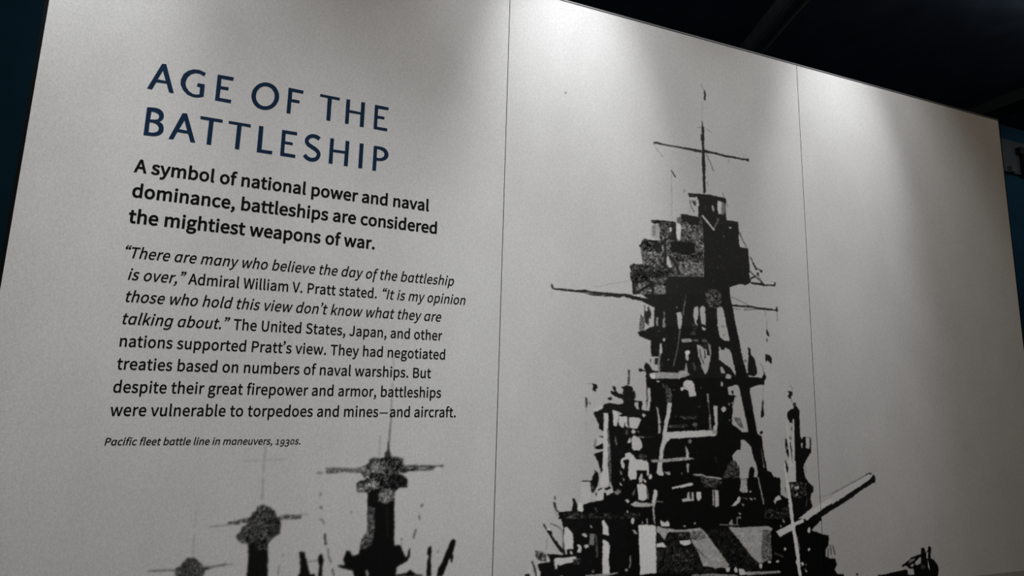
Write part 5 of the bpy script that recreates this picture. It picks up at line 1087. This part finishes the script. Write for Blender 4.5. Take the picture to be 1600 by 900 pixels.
def glyph(ch, st):
    italic = st in 'IC'
    if italic and ch == 'a':
        adv, cs = GLYPH['d']; cs = [[(x, min(y, 480)) for x, y in c] for c in cs]
    elif italic and ch == 'f':
        adv, cs = GLYPH['f']; cs = [[(x, -215 if y < 5 else y) for x, y in c] for c in cs]
        if st == 'C':
            adv, cs = GLYPH['f']
    elif st == 'I' and ch == 'g':
        adv, cs = GLYPH['G']
    elif st == 'C' and ch in '10':
        adv, cs = GLYPH[ch]; cs = [[(x * .96, y * .755) for x, y in c] for c in cs]
    elif st == 'C' and ch in '93':
        adv, cs = GLYPH[ch]; cs = [[(x, y - 190) for x, y in c] for c in cs]
    else:
        adv, cs = GLYPH[ch]
    if ch == '—':
        adv, cs = 790, [[(40 + x * .86, y) for x, y in c] for c in cs]
    return adv, cs


CACHE = {}


def set_line(text, st, u0, u1, z0, z1):
    xh, fat, slant = STYLE[st]
    k = xh / XH
    pen, items = 0.0, []
    for ch in text:
        if ch == ' ':
            pen += 215; items.append(None); continue
        adv, cs = glyph(ch, st)
        items.append((pen, cs)); pen += adv
    first, last = items[0], items[-1]
    lo = min(first[0] + x + slant * y for c in first[1] for x, y in c) - fat
    hi = max(last[0] + x + slant * y for c in last[1] for x, y in c) + fat
    n = len(text) - 1
    extra = {'B': 8.0, 'C': 6.0}.get(st, 12.0)  # letter spacing; the rest goes into the width of the letters
    sx = ((u1 - u0) / k - extra * n) / (hi - lo)
    out = []
    for i, (ch, it) in enumerate(zip(text, items)):
        if it is None:
            continue
        if (ch, st) not in CACHE:
            pts, fs = outline_fill(it[1])
            v, f = embolden(it[1], fat * .45 if ch == '—' else fat)
            CACHE[ch, st] = (pts + v, fs + [tuple(len(pts) + k for k in t) for t in f])
        pts, fs = CACHE[ch, st]
        r = []
        for x, y in pts:
            ux = ((it[0] + x + slant * y - lo) * sx + i * extra) * k + u0
            t = (ux - u0) / (u1 - u0)
            r.append((ux / 1000, (z0 + (z1 - z0) * t + y * k) / 1000))
        out.append((r, fs))
    return out, extra, sx


for key in ('1', '2'):
    cs = [clean([tuple(float(v) / 1000 for v in p.split(',')) for p in ln.split(' ')]) for ln in HEAD[key]]
    cs.sort(key=lambda c: min(x for x, z in c))
    words = [[]]
    for c in cs:                                # a gap wider than 35 mm parts two words
        if words[-1] and min(x for x, z in c) - max(x for d in words[-1] for x, z in d) > 0.035:
            words.append([])
        words[-1].append(c)
    for wd, txt in zip(words, ('AGE', 'OF', 'THE') if key == '1' else ('BATTLESHIP',)):
        o = fill('heading_word', [outline_fill(wd)], M_NAVY, left)
        o['label'] = 'navy capitals reading ' + txt
for row in TEXT:
    cs = []
    for t, st, u0, u1, z0, z1 in row:
        c, e, sx = set_line(t, st, u0, u1, z0, z1)
        cs += c
    fill({'B': 'introduction_line', 'C': 'caption_line'}.get(row[0][1], 'paragraph_line'), cs, M_BLACK, left)

# ---------------------------------------------------------------- beyond the mural
def tube(name, p, q, r, m, parent=None, seg=20):
    p, q = Vector(p), Vector(q); d = (q - p).normalized(); u = d.orthogonal().normalized(); v = d.cross(u)
    V = [tuple(c + r * (math.cos(2 * math.pi * i / seg) * u + math.sin(2 * math.pi * i / seg) * v)) for c in (p, q) for i in range(seg)]
    F = [(i, (i + 1) % seg, seg + (i + 1) % seg, seg + i) for i in range(seg)] + [tuple(range(seg))[::-1], tuple(range(seg, 2 * seg))]
    return mesh_obj(name, V, F, m, parent)


t = thing('ceiling_duct', (3.65, 2.1, 4.745), 'dark grey round duct crossing the black ceiling above the mural', 'duct')
tube('pipe', (3.45, 1.35, 4.62), (3.80, 2.49, 4.62), 0.10, M_DUCT, t)
for k in (0.35, 0.85):
    tube('hanger', (3.45 + .35 * k, 1.35 + 1.14 * k, 4.70), (3.45 + .35 * k, 1.35 + 1.14 * k, 4.745), 0.012, M_DUCT, t, 8)
t = thing('ceiling_joist', (6.95, 2.0, 4.745), 'dark joist under the ceiling near the far right corner', 'joist')
box('beam', (6.80, 1.2, 4.62), (6.95, 2.49, 4.745), M_JOIST, t)
box('flange', (6.74, 1.2, 4.60), (7.01, 2.49, 4.62), M_JOIST, t)
t = thing('wall_letter', (7.95, 2.49, 4.12), 'grey sign board with a large black raised letter on the far blue wall', 'sign')
box('lit_patch_board', (7.30, 2.472, 4.17), (8.90, 2.499, 4.56), M_LIT_PATCH, t, 0.004)  # board added as the lit patch of wall behind the letter
zt, zb_ = 4.475, 4.165
xl = 7.715
V2 = [(xl, zb_), (xl + .20, zb_), (xl + .20, zt), (xl - .055, zt), (xl - .055, zt - .07), (xl, zt - .085)]
n = len(V2)
V = [(x, 2.42, z) for x, z in V2] + [(x, 2.472, z) for x, z in V2]
mesh_obj('raised_letter', V, [tuple(range(n)), tuple(range(n, 2 * n))[::-1]] + [(i, i + n, (i + 1) % n + n, (i + 1) % n) for i in range(n)], M_LETTER, t)
box('bracket', (7.495, 2.43, 4.165), (7.562, 2.472, 4.235), M_DUCT, t, 0.004)
t = thing('wall_fixture', (7.70, 2.49, 2.83), 'black rounded fixture on the far blue wall below the grey sign', 'fixture')
import bmesh
bm = bmesh.new()
bmesh.ops.create_uvsphere(bm, u_segments=28, v_segments=16, radius=0.165)
for v in bm.verts:
    v.co.y *= 0.8; v.co.z *= 1.0
    v.co += Vector((0.0, -0.13, 0.0))
me = bpy.data.meshes.new('shell'); bm.to_mesh(me); bm.free(); me.materials.append(M_DOME)
for p in me.polygons:
    p.use_smooth = True
link(bpy.data.objects.new('shell', me), t)
box('mounting_plate', (7.64, 2.455, 2.77), (7.76, 2.499, 2.89), M_DUCT, t)

for o in bpy.data.objects:
    if '_org' in o:
        del o['_org']
